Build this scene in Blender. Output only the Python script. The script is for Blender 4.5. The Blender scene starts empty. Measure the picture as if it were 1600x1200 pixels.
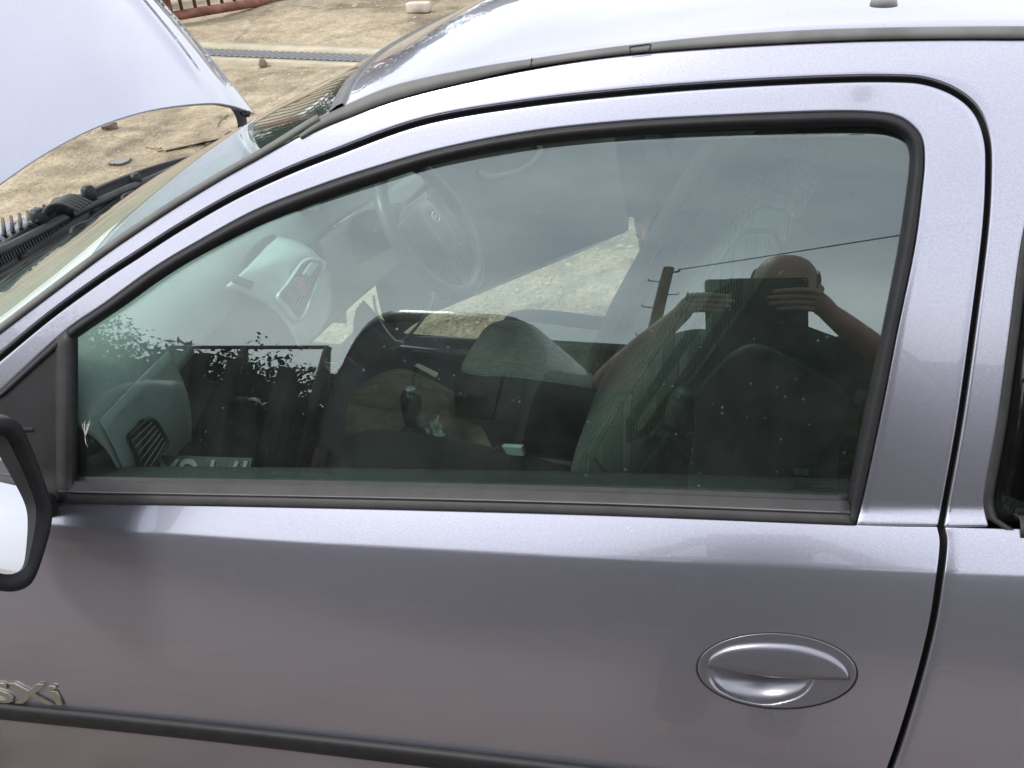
import bpy, bmesh, math, random
import numpy as np
from mathutils import Vector, Matrix
random.seed(7); RNG = np.random.default_rng(7)
SC = bpy.context.scene
COL = SC.collection

# ------------------------------------------------------------------ camera
F_PX = 1443.0                                   # focal length in photo pixels (1600 wide)
CAM = np.array([0.0, 0.0, 1.62])
PITCH, ROLL = math.radians(30), math.radians(-3.5)
_c = np.array([-4500.0, -70.0, F_PX]); _c /= np.linalg.norm(_c)
_u = np.array([math.sin(ROLL)*math.cos(PITCH), math.cos(ROLL)*math.cos(PITCH), -math.sin(PITCH)])
CARP = math.asin(-float(_c @ _u))               # the car's long lines fall towards its nose
_f = _c - (_c @ _u)*_u; _f /= np.linalg.norm(_f)
_X = -_f; _Y = np.cross(_u, _X)
if _Y[2] < 0: _Y = -_Y
CM = np.stack([_X, _Y, _u])                     # camera axes -> world
cam_data = bpy.data.cameras.new('camera')
cam_data.sensor_fit = 'HORIZONTAL'; cam_data.sensor_width = 36.0
cam_data.lens = 36.0*F_PX/1600.0
cam_data.clip_start = 0.004; cam_data.clip_end = 2000
cam = bpy.data.objects.new('camera', cam_data); COL.objects.link(cam)
mw = Matrix.Identity(4)
for i in range(3):
    mw[i][0] = CM[i, 0]; mw[i][1] = CM[i, 1]; mw[i][2] = -CM[i, 2]; mw[i][3] = CAM[i]
cam.matrix_world = mw
SC.camera = cam

# ------------------------------------------------------------------ world, sun, exposure
SUN_EL, SUN_AZ = math.radians(52), math.radians(215)   # azimuth from +X, anticlockwise
world = bpy.data.worlds.new('World'); SC.world = world; world.use_nodes = True
nt = world.node_tree; nt.nodes.clear()
W = lambda t: nt.nodes.new(t)
wo = W('ShaderNodeOutputWorld'); bg = W('ShaderNodeBackground'); world.cycles.sampling_method = 'MANUAL'; world.cycles.sample_map_resolution = 512
sky = W('ShaderNodeTexSky'); sky.sky_type = 'NISHITA'; sky.sun_disc = False
sky.sun_elevation = SUN_EL; sky.sun_rotation = math.pi/2 - SUN_AZ
tc = W('ShaderNodeTexCoord'); mp = W('ShaderNodeMapping'); mp.inputs['Scale'].default_value = (1.0, 1.0, 2.2)
nz = W('ShaderNodeTexNoise'); nz.inputs['Scale'].default_value = 2.1; nz.inputs['Detail'].default_value = 4; nz.inputs['Roughness'].default_value = 0.52
rp = W('ShaderNodeValToRGB'); rp.color_ramp.elements[0].position = 0.30; rp.color_ramp.elements[1].position = 0.72
rp.color_ramp.elements[0].color = (6.3, 6.8, 7.7, 1); rp.color_ramp.elements[1].color = (13.0, 13.0, 13.0, 1)
mx = W('ShaderNodeMix'); mx.data_type = 'RGBA'; mx.inputs[0].default_value = 0.88
nt.links.new(tc.outputs['Generated'], mp.inputs[0]); nt.links.new(mp.outputs[0], nz.inputs['Vector'])
nt.links.new(nz.outputs['Fac'], rp.inputs[0])
nt.links.new(sky.outputs[0], mx.inputs[6]); nt.links.new(rp.outputs[0], mx.inputs[7])
nt.links.new(mx.outputs[2], bg.inputs[0]); bg.inputs[1].default_value = 0.15
nt.links.new(bg.outputs[0], wo.inputs[0])
sd = bpy.data.lights.new('sun', 'SUN'); sd.energy = 1.9; sd.angle = math.radians(11); sd.color = (1, .95, .87)
sun = bpy.data.objects.new('sun', sd); COL.objects.link(sun)
sdir = Vector((math.cos(SUN_EL)*math.cos(SUN_AZ), math.cos(SUN_EL)*math.sin(SUN_AZ), math.sin(SUN_EL)))
sun.rotation_euler = sdir.to_track_quat('Z', 'Y').to_euler()
SC.view_settings.view_transform = 'Standard'; SC.view_settings.look = 'None'
SC.view_settings.exposure = 0.30; SC.view_settings.gamma = 1.0
SC.render.engine = 'CYCLES'
SC.cycles.use_denoising = True
SC.cycles.max_bounces = 10; SC.cycles.transparent_max_bounces = 24; SC.cycles.glossy_bounces = 6
SC.cycles.diffuse_bounces = 4; SC.cycles.caustics_reflective = False; SC.cycles.caustics_refractive = False
SC.cycles.sample_clamp_indirect = 6

# ------------------------------------------------------------------ calibration helpers
def ray(px, py):
    d = np.array([px-800.0, 600.0-py, F_PX]); d /= np.linalg.norm(d); return CM @ d
def at_y(px, py, y):
    e = ray(px, py); return CAM + e*((y-CAM[1])/e[1])
def at_x(px, py, x):
    e = ray(px, py); return CAM + e*((x-CAM[0])/e[0])
def at_z(px, py, z):
    e = ray(px, py); return CAM + e*((z-CAM[2])/e[2])
def at_plane(px, py, p0, n):
    e = ray(px, py); n = np.array(n, float); return CAM + e*(((np.array(p0)-CAM) @ n)/(e @ n))
CP, SP = math.cos(CARP), math.sin(CARP)
def w2c(p): return np.array([CP*p[0]+SP*p[2], p[1], -SP*p[0]+CP*p[2]])     # world -> car frame
def c2w(p): return np.array([CP*p[0]-SP*p[2], p[1], SP*p[0]+CP*p[2]])
# side surface of the car, y as a function of car height: tilt (deg from upright) by height
G = CAM + 1.15*ray(1250, 443); Gc = w2c(G)
LEAN = math.degrees(math.asin(-ray(1250, 443)[2]))
BELT = w2c(CAM + ray(800, 803)*1.226)[2]           # height of the belt rubber's foot
CREASE = None
def tilt_deg(z):
    dz = z - BELT
    K = [(-0.75, -6), (-0.55, -2), (-0.40, 6), (-0.28, 13), (-0.17, 19.5), (-0.085, 22.5), (-0.0585, 24), (-0.0535, 35), (-0.012, 41), (-0.004, 42), (0.003, LEAN-3.5),
         (0.25, LEAN), (0.45, LEAN+4), (0.50, LEAN+9), (0.54, LEAN+18), (0.60, LEAN+30), (0.7, LEAN+40)]
    return float(np.interp(dz, [k[0] for k in K], [k[1] for k in K]))
ZT = np.arange(-0.2, 2.0, 0.001)
_t = np.tan(np.radians([tilt_deg(z) for z in ZT]))
YT = np.concatenate([[0], np.cumsum(_t[:-1]*0.001)])
YT += Gc[1] - np.interp(Gc[2], ZT, YT)
def surf_y(cx, cz): return np.interp(cz, ZT, YT) + 0.022*(cx-0.05)**2
def surf_n(cx, cz):
    e = 0.002
    dz = (surf_y(cx, cz+e)-surf_y(cx, cz-e))/(2*e); dx = (surf_y(cx+e, cz)-surf_y(cx-e, cz))/(2*e)
    n = np.array([dx, -1.0, dz]); n[0] = dx; return n/np.linalg.norm(n)       # outward, car frame
def SUR(cx, cz, off=0.0):
    """world point on the side surface; off > 0 is out of the body"""
    p = np.array([cx, surf_y(cx, cz), cz])
    if off: p = p + surf_n(cx, cz)*off
    return c2w(p)
def hits(Q, off=0.0):
    """pixels (n x 2) -> world points on the side surface pushed out by off"""
    Q = np.array(Q, float); off = np.broadcast_to(np.array(off, float), (len(Q),))
    D = np.stack([Q[:, 0]-800, 600-Q[:, 1], np.full(len(Q), F_PX)], 1); D /= np.linalg.norm(D, axis=1)[:, None]
    D = D @ CM.T
    ex = CP*D[:, 0]+SP*D[:, 2]; ez = -SP*D[:, 0]+CP*D[:, 2]; ey = D[:, 1]; oc = w2c(CAM)
    a = np.full(len(Q), 0.3); b = np.full(len(Q), 4.0)
    for _ in range(40):
        m = 0.5*(a+b); x, y, z = oc[0]+ex*m, oc[1]+ey*m, oc[2]+ez*m
        e = 0.002; dz = (surf_y(x, z+e)-surf_y(x, z-e))/(2*e)
        g = y-surf_y(x, z)+off*np.sqrt(1+dz*dz)
        a = np.where(g < 0, m, a); b = np.where(g < 0, b, m)
    return CAM+D*(0.5*(a+b))[:, None]
def hit(px, py, off=0.0): return hits([(px, py)], off)[0]
def hitc(px, py, off=0.0): return w2c(hit(px, py, off))
YC = 1.77                                        # centre line of the car
def mir(p): return np.array([p[0], 2*YC-p[1], p[2]])

# ------------------------------------------------------------------ mesh helpers
def crom(pts, n, closed=False):
    """Catmull-Rom through pts, resampled evenly over the control index"""
    P = np.array(pts, float); m = len(P)
    out = []
    ts = np.linspace(0, m if closed else m-1, n, endpoint=not closed)
    for t in ts:
        i = min(int(t), m-1 if closed else m-2); u = t-i
        if closed: p0, p1, p2, p3 = P[(i-1) % m], P[i % m], P[(i+1) % m], P[(i+2) % m]
        else:
            p1, p2 = P[i], P[i+1]
            p0 = P[i-1] if i > 0 else 2*p1-p2
            p3 = P[i+2] if i+2 < m else 2*p2-p1
        out.append(0.5*((2*p1)+(p2-p0)*u+(2*p0-5*p1+4*p2-p3)*u*u+(3*p1-p0-3*p2+p3)*u**3))
    return np.array(out)
def even(pts, n, closed=False):
    P = np.array(pts, float)
    if closed: P = np.vstack([P, P[:1]])
    s = np.concatenate([[0], np.cumsum(np.linalg.norm(np.diff(P, axis=0), axis=1))])
    t = np.linspace(0, s[-1], n, endpoint=not closed)
    return np.stack([np.interp(t, s, P[:, k]) for k in range(P.shape[1])], 1)
def link(name, me, mat=None, parent=None, smooth=True):
    o = bpy.data.objects.new(name, me); COL.objects.link(o)
    if mat is not None and not me.materials: me.materials.append(mat)
    if smooth: me.polygons.foreach_set('use_smooth', [True]*len(me.polygons))
    if parent is not None: o.parent = parent; o.matrix_parent_inverse = Matrix.Translation(-Vector(wloc(parent)))
    return o
def wloc(o):
    p = Vector(o.location)
    return p + Vector(wloc(o.parent)) + o.matrix_parent_inverse.translation if o.parent else p
def mesh(name, V, Fc, mat=None, parent=None, smooth=True):
    me = bpy.data.meshes.new(name); me.from_pydata([tuple(map(float, v)) for v in V], [], [tuple(map(int, f)) for f in Fc]); me.update()
    return link(name, me, mat, parent, smooth)
def fix(o):
    bm = bmesh.new(); bm.from_mesh(o.data); bmesh.ops.recalc_face_normals(bm, faces=bm.faces); bm.to_mesh(o.data); bm.free(); return o
def grid(name, R, mat=None, parent=None, smooth=True, flip=False, closed_u=False, closed_v=False):
    """R: rows x cols x 3"""
    R = np.array(R); a, b = R.shape[:2]; V = R.reshape(-1, 3); Fc = []
    for i in range(a if closed_u else a-1):
        for j in range(b if closed_v else b-1):
            q = (i*b+j, i*b+(j+1) % b, ((i+1) % a)*b+(j+1) % b, ((i+1) % a)*b+j)
            Fc.append(q[::-1] if flip else q)
    return mesh(name, V, Fc, mat, parent, smooth)
def solid(o, th, offset=-1, bevel=0.0, seg=2, ang=40):
    m = o.modifiers.new('solid', 'SOLIDIFY'); m.thickness = th; m.offset = offset
    if bevel:
        b = o.modifiers.new('bev', 'BEVEL'); b.width = bevel; b.segments = seg; b.limit_method = 'ANGLE'; b.angle_limit = math.radians(ang)
        b.harden_normals = False
    return o
def bevel(o, w, seg=2, ang=35):
    b = o.modifiers.new('bev', 'BEVEL'); b.width = w; b.segments = seg; b.limit_method = 'ANGLE'; b.angle_limit = math.radians(ang); return o
def subsurf(o, n=2):
    s = o.modifiers.new('sub', 'SUBSURF'); s.levels = n; s.render_levels = n; return o
def tube_v(path, r, seg=8, cap=True):
    P = np.array(path, float); n = len(P); r = np.broadcast_to(np.array(r, float), (n,))
    V, Fc = [], []; up = None
    for i in range(n):
        t = P[min(i+1, n-1)]-P[max(i-1, 0)]; t /= np.linalg.norm(t)+1e-12
        if up is None:
            up = np.array([0, 0, 1.0]) if abs(t[2]) < 0.9 else np.array([1.0, 0, 0])
        a = np.cross(t, up); a /= np.linalg.norm(a)+1e-12; b = np.cross(a, t); up = b
        for k in range(seg):
            th = 2*math.pi*k/seg; V.append(P[i]+r[i]*(math.cos(th)*a+math.sin(th)*b))
    for i in range(n-1):
        for k in range(seg): Fc.append((i*seg+k, i*seg+(k+1) % seg, (i+1)*seg+(k+1) % seg, (i+1)*seg+k))
    if cap: Fc.append(tuple(range(seg))[::-1]); Fc.append(tuple(range((n-1)*seg, n*seg)))
    return V, Fc
def tube(name, path, r, mat=None, parent=None, seg=8, cap=True):
    V, Fc = tube_v(path, r, seg, cap); return mesh(name, V, Fc, mat, parent)
def box_v(c, s, R=None):
    V = []
    for dx in (-.5, .5):
        for dy in (-.5, .5):
            for dz in (-.5, .5):
                v = np.array([dx*s[0], dy*s[1], dz*s[2]])
                if R is not None: v = np.array(R) @ v
                V.append(np.array(c)+v)
    return V, [(0, 1, 3, 2), (4, 6, 7, 5), (0, 4, 5, 1), (2, 3, 7, 6), (0, 2, 6, 4), (1, 5, 7, 3)]
def box(name, c, s, mat=None, parent=None, R=None, bev=0.0, seg=2):
    V, Fc = box_v(c, s, R); o = mesh(name, V, Fc, mat, parent, smooth=bool(bev))
    if bev: bevel(o, bev, seg)
    return o
class MB:
    def __init__(s): s.V = []; s.F = []
    def add(s, vf):
        n = len(s.V); s.V += list(vf[0]); s.F += [tuple(i+n for i in f) for f in vf[1]]; return s
    def build(s, name, mat=None, parent=None, smooth=True): return mesh(name, s.V, s.F, mat, parent, smooth)
def prism(name, outline, dvec, mat=None, parent=None, smooth=False, bev=0.0):
    """closed outline (n x 3) extruded by dvec"""
    O = np.array(outline); n = len(O); V = list(O)+list(O+np.array(dvec))
    Fc = [tuple(range(n))[::-1], tuple(range(n, 2*n))]+[(i, (i+1) % n, n+(i+1) % n, n+i) for i in range(n)]
    o = fix(mesh(name, V, Fc, mat, parent, smooth))
    if bev: bevel(o, bev)
    return o
def rotm(ax, ang): return np.array(Matrix.Rotation(ang, 3, ax))
def empty(name, loc=(0, 0, 0), parent=None, label=None, cat=None, group=None):
    o = bpy.data.objects.new(name, None); COL.objects.link(o); o.location = tuple(map(float, loc)); o.empty_display_size = 0.05
    if parent is not None:
        o.parent = parent; o.matrix_parent_inverse = Matrix.Translation(-Vector(wloc(parent)))
    if label: tag(o, label, cat, group)
    return o
def tag(o, label=None, cat=None, group=None, kind=None):
    if label: o['label'] = label
    if cat: o['category'] = cat
    if group: o['group'] = group
    if kind: o['kind'] = kind
    return o

# ------------------------------------------------------------------ materials
MATS = {}
def mat_new(name):
    m = bpy.data.materials.new(name); m.use_nodes = True; MATS[name] = m
    n = m.node_tree; b = n.nodes['Principled BSDF']; return m, n, b
def set_in(b, **kw):
    for k, v in kw.items():
        key = k.replace('_', ' ')
        if key in b.inputs: b.inputs[key].default_value = v
def noise(n, scale, detail=4, rough=0.55, coord='Object', vec=None, dist=0.0):
    t = n.nodes.new('ShaderNodeTexCoord'); z = n.nodes.new('ShaderNodeTexNoise')
    z.inputs['Scale'].default_value = scale; z.inputs['Detail'].default_value = detail; z.inputs['Roughness'].default_value = rough
    z.inputs['Distortion'].default_value = dist
    if vec is not None:
        mpp = n.nodes.new('ShaderNodeMapping'); mpp.inputs['Scale'].default_value = vec
        n.links.new(t.outputs[coord], mpp.inputs[0]); n.links.new(mpp.outputs[0], z.inputs['Vector'])
    else: n.links.new(t.outputs[coord], z.inputs['Vector'])
    return z
def ramp(n, src, stops):
    r = n.nodes.new('ShaderNodeValToRGB'); e = r.color_ramp.elements
    while len(e) < len(stops): e.new(0.5)
    for k, (p, c) in enumerate(stops):
        e[k].position = p; e[k].color = (c, c, c, 1) if isinstance(c, (int, float)) else tuple(c)+(1,)
    n.links.new(src, r.inputs[0]); return r
def mixc(n, fac, a, b, mode='MIX'):
    m = n.nodes.new('ShaderNodeMix'); m.data_type = 'RGBA'; m.blend_type = mode
    for s, v in ((m.inputs[0], fac), (m.inputs[6], a), (m.inputs[7], b)):
        if hasattr(v, 'links') or isinstance(v, bpy.types.NodeSocket): n.links.new(v, s)
        elif isinstance(v, (int, float)): s.default_value = v
        else: s.default_value = tuple(v)+(1,)
    return m.outputs[2]
def bump(n, b, src, strength=0.3, dist=0.01):
    bp = n.nodes.new('ShaderNodeBump'); bp.inputs['Strength'].default_value = strength; bp.inputs['Distance'].default_value = dist
    n.links.new(src, bp.inputs['Height']); n.links.new(bp.outputs[0], b.inputs['Normal']); return bp
def simple(name, col, rough=0.5, metal=0.0, var=0.12, scale=30, bmp=0.0, bscale=200, coat=0.0, spec=0.5):
    m, n, b = mat_new(name); set_in(b, Roughness=rough, Metallic=metal)
    b.inputs['Specular IOR Level'].default_value = spec
    if coat: b.inputs['Coat Weight'].default_value = coat; b.inputs['Coat Roughness'].default_value = 0.04
    z = noise(n, scale); lo = tuple(c*(1-var) for c in col); hi = tuple(min(1, c*(1+var)) for c in col)
    r = ramp(n, z.outputs['Fac'], [(0.3, lo), (0.7, hi)]); n.links.new(r.outputs[0], b.inputs['Base Color'])
    if bmp:
        z2 = noise(n, bscale, 3); bump(n, b, z2.outputs['Fac'], bmp, 0.002)
    return m
def make_paint():
    m, n, b = mat_new('lilac_silver_paint'); set_in(b, Metallic=0.85, Roughness=0.27)
    b.inputs['Coat Weight'].default_value = 1.0; b.inputs['Coat Roughness'].default_value = 0.025; b.inputs['Coat IOR'].default_value = 1.5
    fl = noise(n, 520, 2, 0.7); r = ramp(n, fl.outputs['Fac'], [(0.32, (0.388, 0.388, 0.460)), (0.68, (0.452, 0.452, 0.530))])
    # sparse specks of dried dirt and chips
    sp = n.nodes.new('ShaderNodeTexVoronoi'); sp.inputs['Scale'].default_value = 60
    t = n.nodes.new('ShaderNodeTexCoord'); n.links.new(t.outputs['Object'], sp.inputs['Vector'])
    spr = ramp(n, sp.outputs['Distance'], [(0.05, 1.0), (0.10, 0.0)])
    gate = noise(n, 9, 3); gr = ramp(n, gate.outputs['Fac'], [(0.52, 0.0), (0.66, 0.5)])
    mul = n.nodes.new('ShaderNodeMath'); mul.operation = 'MULTIPLY'; n.links.new(spr.outputs[0], mul.inputs[0]); n.links.new(gr.outputs[0], mul.inputs[1])
    c = mixc(n, mul.outputs[0], r.outputs[0], (0.62, 0.60, 0.56)); n.links.new(c, b.inputs['Base Color'])
    inv = n.nodes.new('ShaderNodeMath'); inv.operation = 'SUBTRACT'; inv.inputs[0].default_value = 1.0; n.links.new(mul.outputs[0], inv.inputs[1]); n.links.new(inv.outputs[0], b.inputs['Coat Weight'])
    d = noise(n, 14, 5, 0.6); dr = ramp(n, d.outputs['Fac'], [(0.35, 0.008), (0.75, 0.045)]); n.links.new(dr.outputs[0], b.inputs['Coat Roughness'])
    w = noise(n, 3.2, 2, 0.45); bp = n.nodes.new('ShaderNodeBump'); bp.inputs['Strength'].default_value = 0.09; bp.inputs['Distance'].default_value = 0.01
    n.links.new(w.outputs['Fac'], bp.inputs['Height']); n.links.new(bp.outputs[0], b.inputs['Coat Normal'])
    return m
def make_glass(name, tint, r0=0.055, dust=0.35, refl=(1, 1, 1)):
    m = bpy.data.materials.new(name); m.use_nodes = True; n = m.node_tree; n.nodes.clear(); MATS[name] = m
    N = n.nodes.new; L = n.links.new
    out = N('ShaderNodeOutputMaterial'); geo = N('ShaderNodeNewGeometry')
    dot = N('ShaderNodeVectorMath'); dot.operation = 'DOT_PRODUCT'; L(geo.outputs['Normal'], dot.inputs[0]); L(geo.outputs['Incoming'], dot.inputs[1])
    ab = N('ShaderNodeMath'); ab.operation = 'ABSOLUTE'; L(dot.outputs['Value'], ab.inputs[0])
    om = N('ShaderNodeMath'); om.operation = 'SUBTRACT'; om.inputs[0].default_value = 1; L(ab.outputs[0], om.inputs[1])
    pw = N('ShaderNodeMath'); pw.operation = 'POWER'; L(om.outputs[0], pw.inputs[0]); pw.inputs[1].default_value = 5
    ma = N('ShaderNodeMath'); ma.operation = 'MULTIPLY_ADD'; L(pw.outputs[0], ma.inputs[0]); ma.inputs[1].default_value = 1-r0; ma.inputs[2].default_value = r0
    tr = N('ShaderNodeBsdfTransparent'); tr.inputs[0].default_value = tuple(tint)+(1,)
    gl = N('ShaderNodeBsdfGlossy'); gl.inputs['Roughness'].default_value = 0.0; gl.inputs['Color'].default_value = tuple(refl)+(1,)
    m1 = N('ShaderNodeMixShader'); L(ma.outputs[0], m1.inputs[0]); L(tr.outputs[0], m1.inputs[1]); L(gl.outputs[0], m1.inputs[2])
    df = N('ShaderNodeBsdfDiffuse'); df.inputs[0].default_value = (0.55, 0.56, 0.52, 1)
    # dust: a faint film, stronger low down by chance, plus specks
    v = N('ShaderNodeTexVoronoi'); v.inputs['Scale'].default_value = 95; tcd = N('ShaderNodeTexCoord'); L(tcd.outputs['Object'], v.inputs['Vector'])
    sx = N('ShaderNodeSeparateColor'); L(v.outputs['Color'], sx.inputs[0])
    p3 = N('ShaderNodeMath'); p3.operation = 'POWER'; L(sx.outputs[0], p3.inputs[0]); p3.inputs[1].default_value = 5
    th = N('ShaderNodeMath'); th.operation = 'MULTIPLY_ADD'; L(p3.outputs[0], th.inputs[0]); th.inputs[1].default_value = 0.20; th.inputs[2].default_value = 0.05
    dv = N('ShaderNodeMath'); dv.operation = 'DIVIDE'; wn = noise(n, 260, 2, 0.7); wr = ramp(n, wn.outputs['Fac'], [(0.3, 0.0), (0.7, 0.05)])
    ds = N('ShaderNodeMath'); ds.operation = 'ADD'; L(v.outputs['Distance'], ds.inputs[0]); L(wr.outputs[0], ds.inputs[1])
    L(ds.outputs[0], dv.inputs[0]); L(th.outputs[0], dv.inputs[1])
    vr = ramp(n, dv.outputs[0], [(0.6, 0.34), (1.0, 0.0)])
    g = noise(n, 6, 4); gr = ramp(n, g.outputs['Fac'], [(0.36, 0.0), (0.60, 0.8)])
    mu = N('ShaderNodeMath'); mu.operation = 'MULTIPLY'; L(vr.outputs[0], mu.inputs[0]); L(gr.outputs[0], mu.inputs[1])
    fz = noise(n, 11, 6, 0.65); fr = ramp(n, fz.outputs['Fac'], [(0.3, 0.006), (0.8, 0.045)])
    ad = N('ShaderNodeMath'); ad.operation = 'ADD'; L(mu.outputs[0], ad.inputs[0]); L(fr.outputs[0], ad.inputs[1])
    sc = N('ShaderNodeMath'); sc.operation = 'MULTIPLY'; sc.use_clamp = True; L(ad.outputs[0], sc.inputs[0]); sc.inputs[1].default_value = dust
    m2 = N('ShaderNodeMixShader'); L(sc.outputs[0], m2.inputs[0]); L(m1.outputs[0], m2.inputs[1]); L(df.outputs[0], m2.inputs[2])
    L(m2.outputs[0], out.inputs[0]); return m
PAINT = make_paint()
GLASS = make_glass('side_window_glass', (0.76, 0.85, 0.825), 0.098, 0.5, (0.93, 1.0, 1.0))
SCREEN = make_glass('windscreen_glass', (0.84, 0.92, 0.88), 0.05, 0.6)
DARKGLASS = make_glass('dark_quarter_glass', (0.30, 0.34, 0.33), 0.06, 0.2)
RUBBER = simple('black_rubber', (0.018, 0.018, 0.019), 0.55, var=0.3, scale=60, bmp=0.08)
TRIM = simple('satin_black_trim', (0.016, 0.016, 0.018), 0.5, var=0.2, scale=40, bmp=0.12, bscale=900, spec=0.3)
SILLRUB = simple('dusty_belt_rubber', (0.030, 0.029, 0.031), 0.55, var=0.22, scale=25, bmp=0.15, bscale=500)
MOULD = simple('weathered_grey_moulding', (0.125, 0.125, 0.122), 0.62, var=0.22, scale=18, bmp=0.08, bscale=400)
GAPBLK = simple('shut_line_black', (0.006, 0.006, 0.006), 0.8)
PLASTIC = simple('dark_grey_plastic', (0.035, 0.036, 0.038), 0.55, var=0.2, scale=50, bmp=0.2, bscale=700)
CHROME = simple('mirror_silver', (0.85, 0.87, 0.88), 0.02, 1.0, var=0.01)

# ------------------------------------------------------------------ ground
def ground_z(x, y):
    s = np.clip((y-3.1), 0, None); z = 0.072*s*s/(s+0.8)
    s2 = np.clip(y-30, 0, None); z = z - 0.05*s2
    return z
def make_ground_mat():
    m, n, b = mat_new('beige_gravel_yard'); set_in(b, Roughness=0.9); b.inputs['Specular IOR Level'].default_value = 0.25
    big = noise(n, 0.55, 6, 0.6); r1 = ramp(n, big.outputs['Fac'], [(0.28, (0.24, 0.195, 0.135)), (0.5, (0.365, 0.302, 0.21)), (0.72, (0.455, 0.395, 0.30))])
    med = noise(n, 6, 7, 0.7); r2 = ramp(n, med.outputs['Fac'], [(0.3, 0.66), (0.62, 1.10)])
    c = mixc(n, 1.0, r1.outputs[0], r2.outputs[0], 'MULTIPLY')
    v = n.nodes.new('ShaderNodeTexVoronoi'); v.inputs['Scale'].default_value = 42; t = n.nodes.new('ShaderNodeTexCoord'); n.links.new(t.outputs['Object'], v.inputs['Vector'])
    vr = ramp(n, v.outputs['Color'], [(0.0, 0.72), (0.5, 0.96), (0.86, 1.04), (1.0, 1.40)])
    c2 = mixc(n, 0.75, c, vr.outputs[0], 'MULTIPLY')
    wv = noise(n, 1.4, 4, 0.6); ws = n.nodes.new('ShaderNodeVectorMath'); ws.operation = 'MULTIPLY_ADD'; ws.inputs[1].default_value = (0.5, 0.5, 0.5)
    n.links.new(wv.outputs['Color'], ws.inputs[0]); n.links.new(t.outputs['Object'], ws.inputs[2])
    ck = n.nodes.new('ShaderNodeTexVoronoi'); ck.feature = 'DISTANCE_TO_EDGE'; ck.inputs['Scale'].default_value = 0.75; n.links.new(ws.outputs[0], ck.inputs['Vector'])
    cr_ = ramp(n, ck.outputs['Distance'], [(0.0, 0.42), (0.018, 0.62), (0.05, 1.0)]); c3 = mixc(n, 0.45, c2, cr_.outputs[0], 'MULTIPLY')
    st = noise(n, 1.1, 6, 0.62); sr = ramp(n, st.outputs['Fac'], [(0.30, 0.52), (0.44, 0.88), (0.56, 1.04)]); c4 = mixc(n, 0.9, c3, sr.outputs[0], 'MULTIPLY')
    n.links.new(c4, b.inputs['Base Color'])
    v2 = ramp(n, v.outputs['Distance'], [(0.0, 1.0), (0.55, 0.0)])
    bump(n, b, v2.outputs[0], 0.55, 0.02)
    return m
GROUND = make_ground_mat()
def relief(x, y):
    """small ruts and hollows in the yard beyond the car"""
    w = np.clip((y-2.5)/0.6, 0, 1)*np.clip((29-y)/2, 0, 1)
    r = 0.020*np.sin(x*1.7+0.6*np.sin(y*1.3))*np.sin(y*1.35+x*0.4)+0.010*np.sin(x*4.1+1.3*np.sin(y*2.7))*np.sin(y*3.7-x*1.9)+0.006*np.sin(x*9.3+2*np.sin(y*5.1))*np.sin(y*8.7+1.5*np.sin(x*6.0))
    return w*r
xs = np.concatenate([[-400, -150, -60], np.arange(-24, -9.9, 1.0), np.arange(-9.5, 1.01, 0.11), np.arange(1.5, 14.1, 1.0), [30, 80, 200, 400]])
ys = np.concatenate([[-400, -120, -50, -25], np.arange(-14, 2.1, 1.0), np.arange(2.4, 12.6, 0.11), np.arange(13, 30.1, 1.0), [45, 80, 180, 400]])
XX, YY = np.meshgrid(xs, ys)
gz = ground_z(XX, YY)+relief(XX, YY)
ground = grid('ground', np.stack([XX, YY, gz], 2), GROUND); tag(ground, 'bare beige gravel and broken concrete yard', kind='structure')

APR = simple('dark_worn_tarmac', (0.115, 0.09, 0.07), 0.9, var=0.45, scale=5, bmp=0.5, bscale=90, spec=0.3)  # out-of-view dark ground, added to darken the lower door's reflection
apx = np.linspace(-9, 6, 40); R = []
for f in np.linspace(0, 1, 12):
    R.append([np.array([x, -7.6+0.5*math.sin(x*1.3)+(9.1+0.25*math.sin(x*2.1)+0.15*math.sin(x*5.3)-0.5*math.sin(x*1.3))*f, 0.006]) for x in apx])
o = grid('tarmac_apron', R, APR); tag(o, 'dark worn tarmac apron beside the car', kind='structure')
# ------------------------------------------------------------------ the car
CAR = empty('car', (-0.6, YC, 0.0), label='lilac silver hatchback with its bonnet up and driver door open', cat='car')
DOOR = empty('passenger_door', (-0.4, 1.0, 0.3), CAR)
PAIR = [((-60, 608), (-40, 650), (-60, 562)), ((0, 558), (0, 612), (0, 517)), ((80, 492), (100, 520), (70, 464)), ((160, 434), (160, 478), (150, 404)),
        ((212, 400), (240, 420), (200, 369)), ((280, 356), (310, 378), (265, 326)), ((360, 310), (400, 329), (340, 280)), ((440, 272), (490, 294), (415, 238)),
        ((520, 240), (570, 267), (500, 199)), ((660, 190), (690, 233), (625, 154)), ((820, 162), (830, 206), (790, 115)), ((980, 144), (980, 190), (960, 87)),
        ((1136, 132), (1136, 181), (1130, 73)), ((1300, 124), (1290, 175), (1310, 64)), ((1400, 123), (1360, 176), (1450, 61)), ((1450, 128), (1400, 182), (1580, 61)),
        ((1495, 146), (1425, 197), (1700, 66)), ((1526, 174), (1440, 218), (1690, 150)), ((1542, 215), (1443, 250), (1650, 235)), ((1545, 265), (1440, 290), (1622, 290)),
        ((1540, 360), (1428, 385), (1599, 378)), ((1520, 520), (1400, 522), (1580, 520)), ((1500, 660), (1378, 636), (1561, 660)), ((1480, 772), (1352, 758), (1541, 772)),
        ((1470, 823), (1336, 822), (1545, 823))]
NS = 160
gapC = crom([p[0] for p in PAIR], NS); sealO = crom([p[1] for p in PAIR], NS); bodyO = crom([p[2] for p in PAIR], NS)
tg = np.gradient(gapC, axis=0); tg /= np.linalg.norm(tg, axis=1)[:, None]
nrm = np.stack([tg[:, 1], -tg[:, 0]], 1)                      # towards the outside (up / right)
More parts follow.
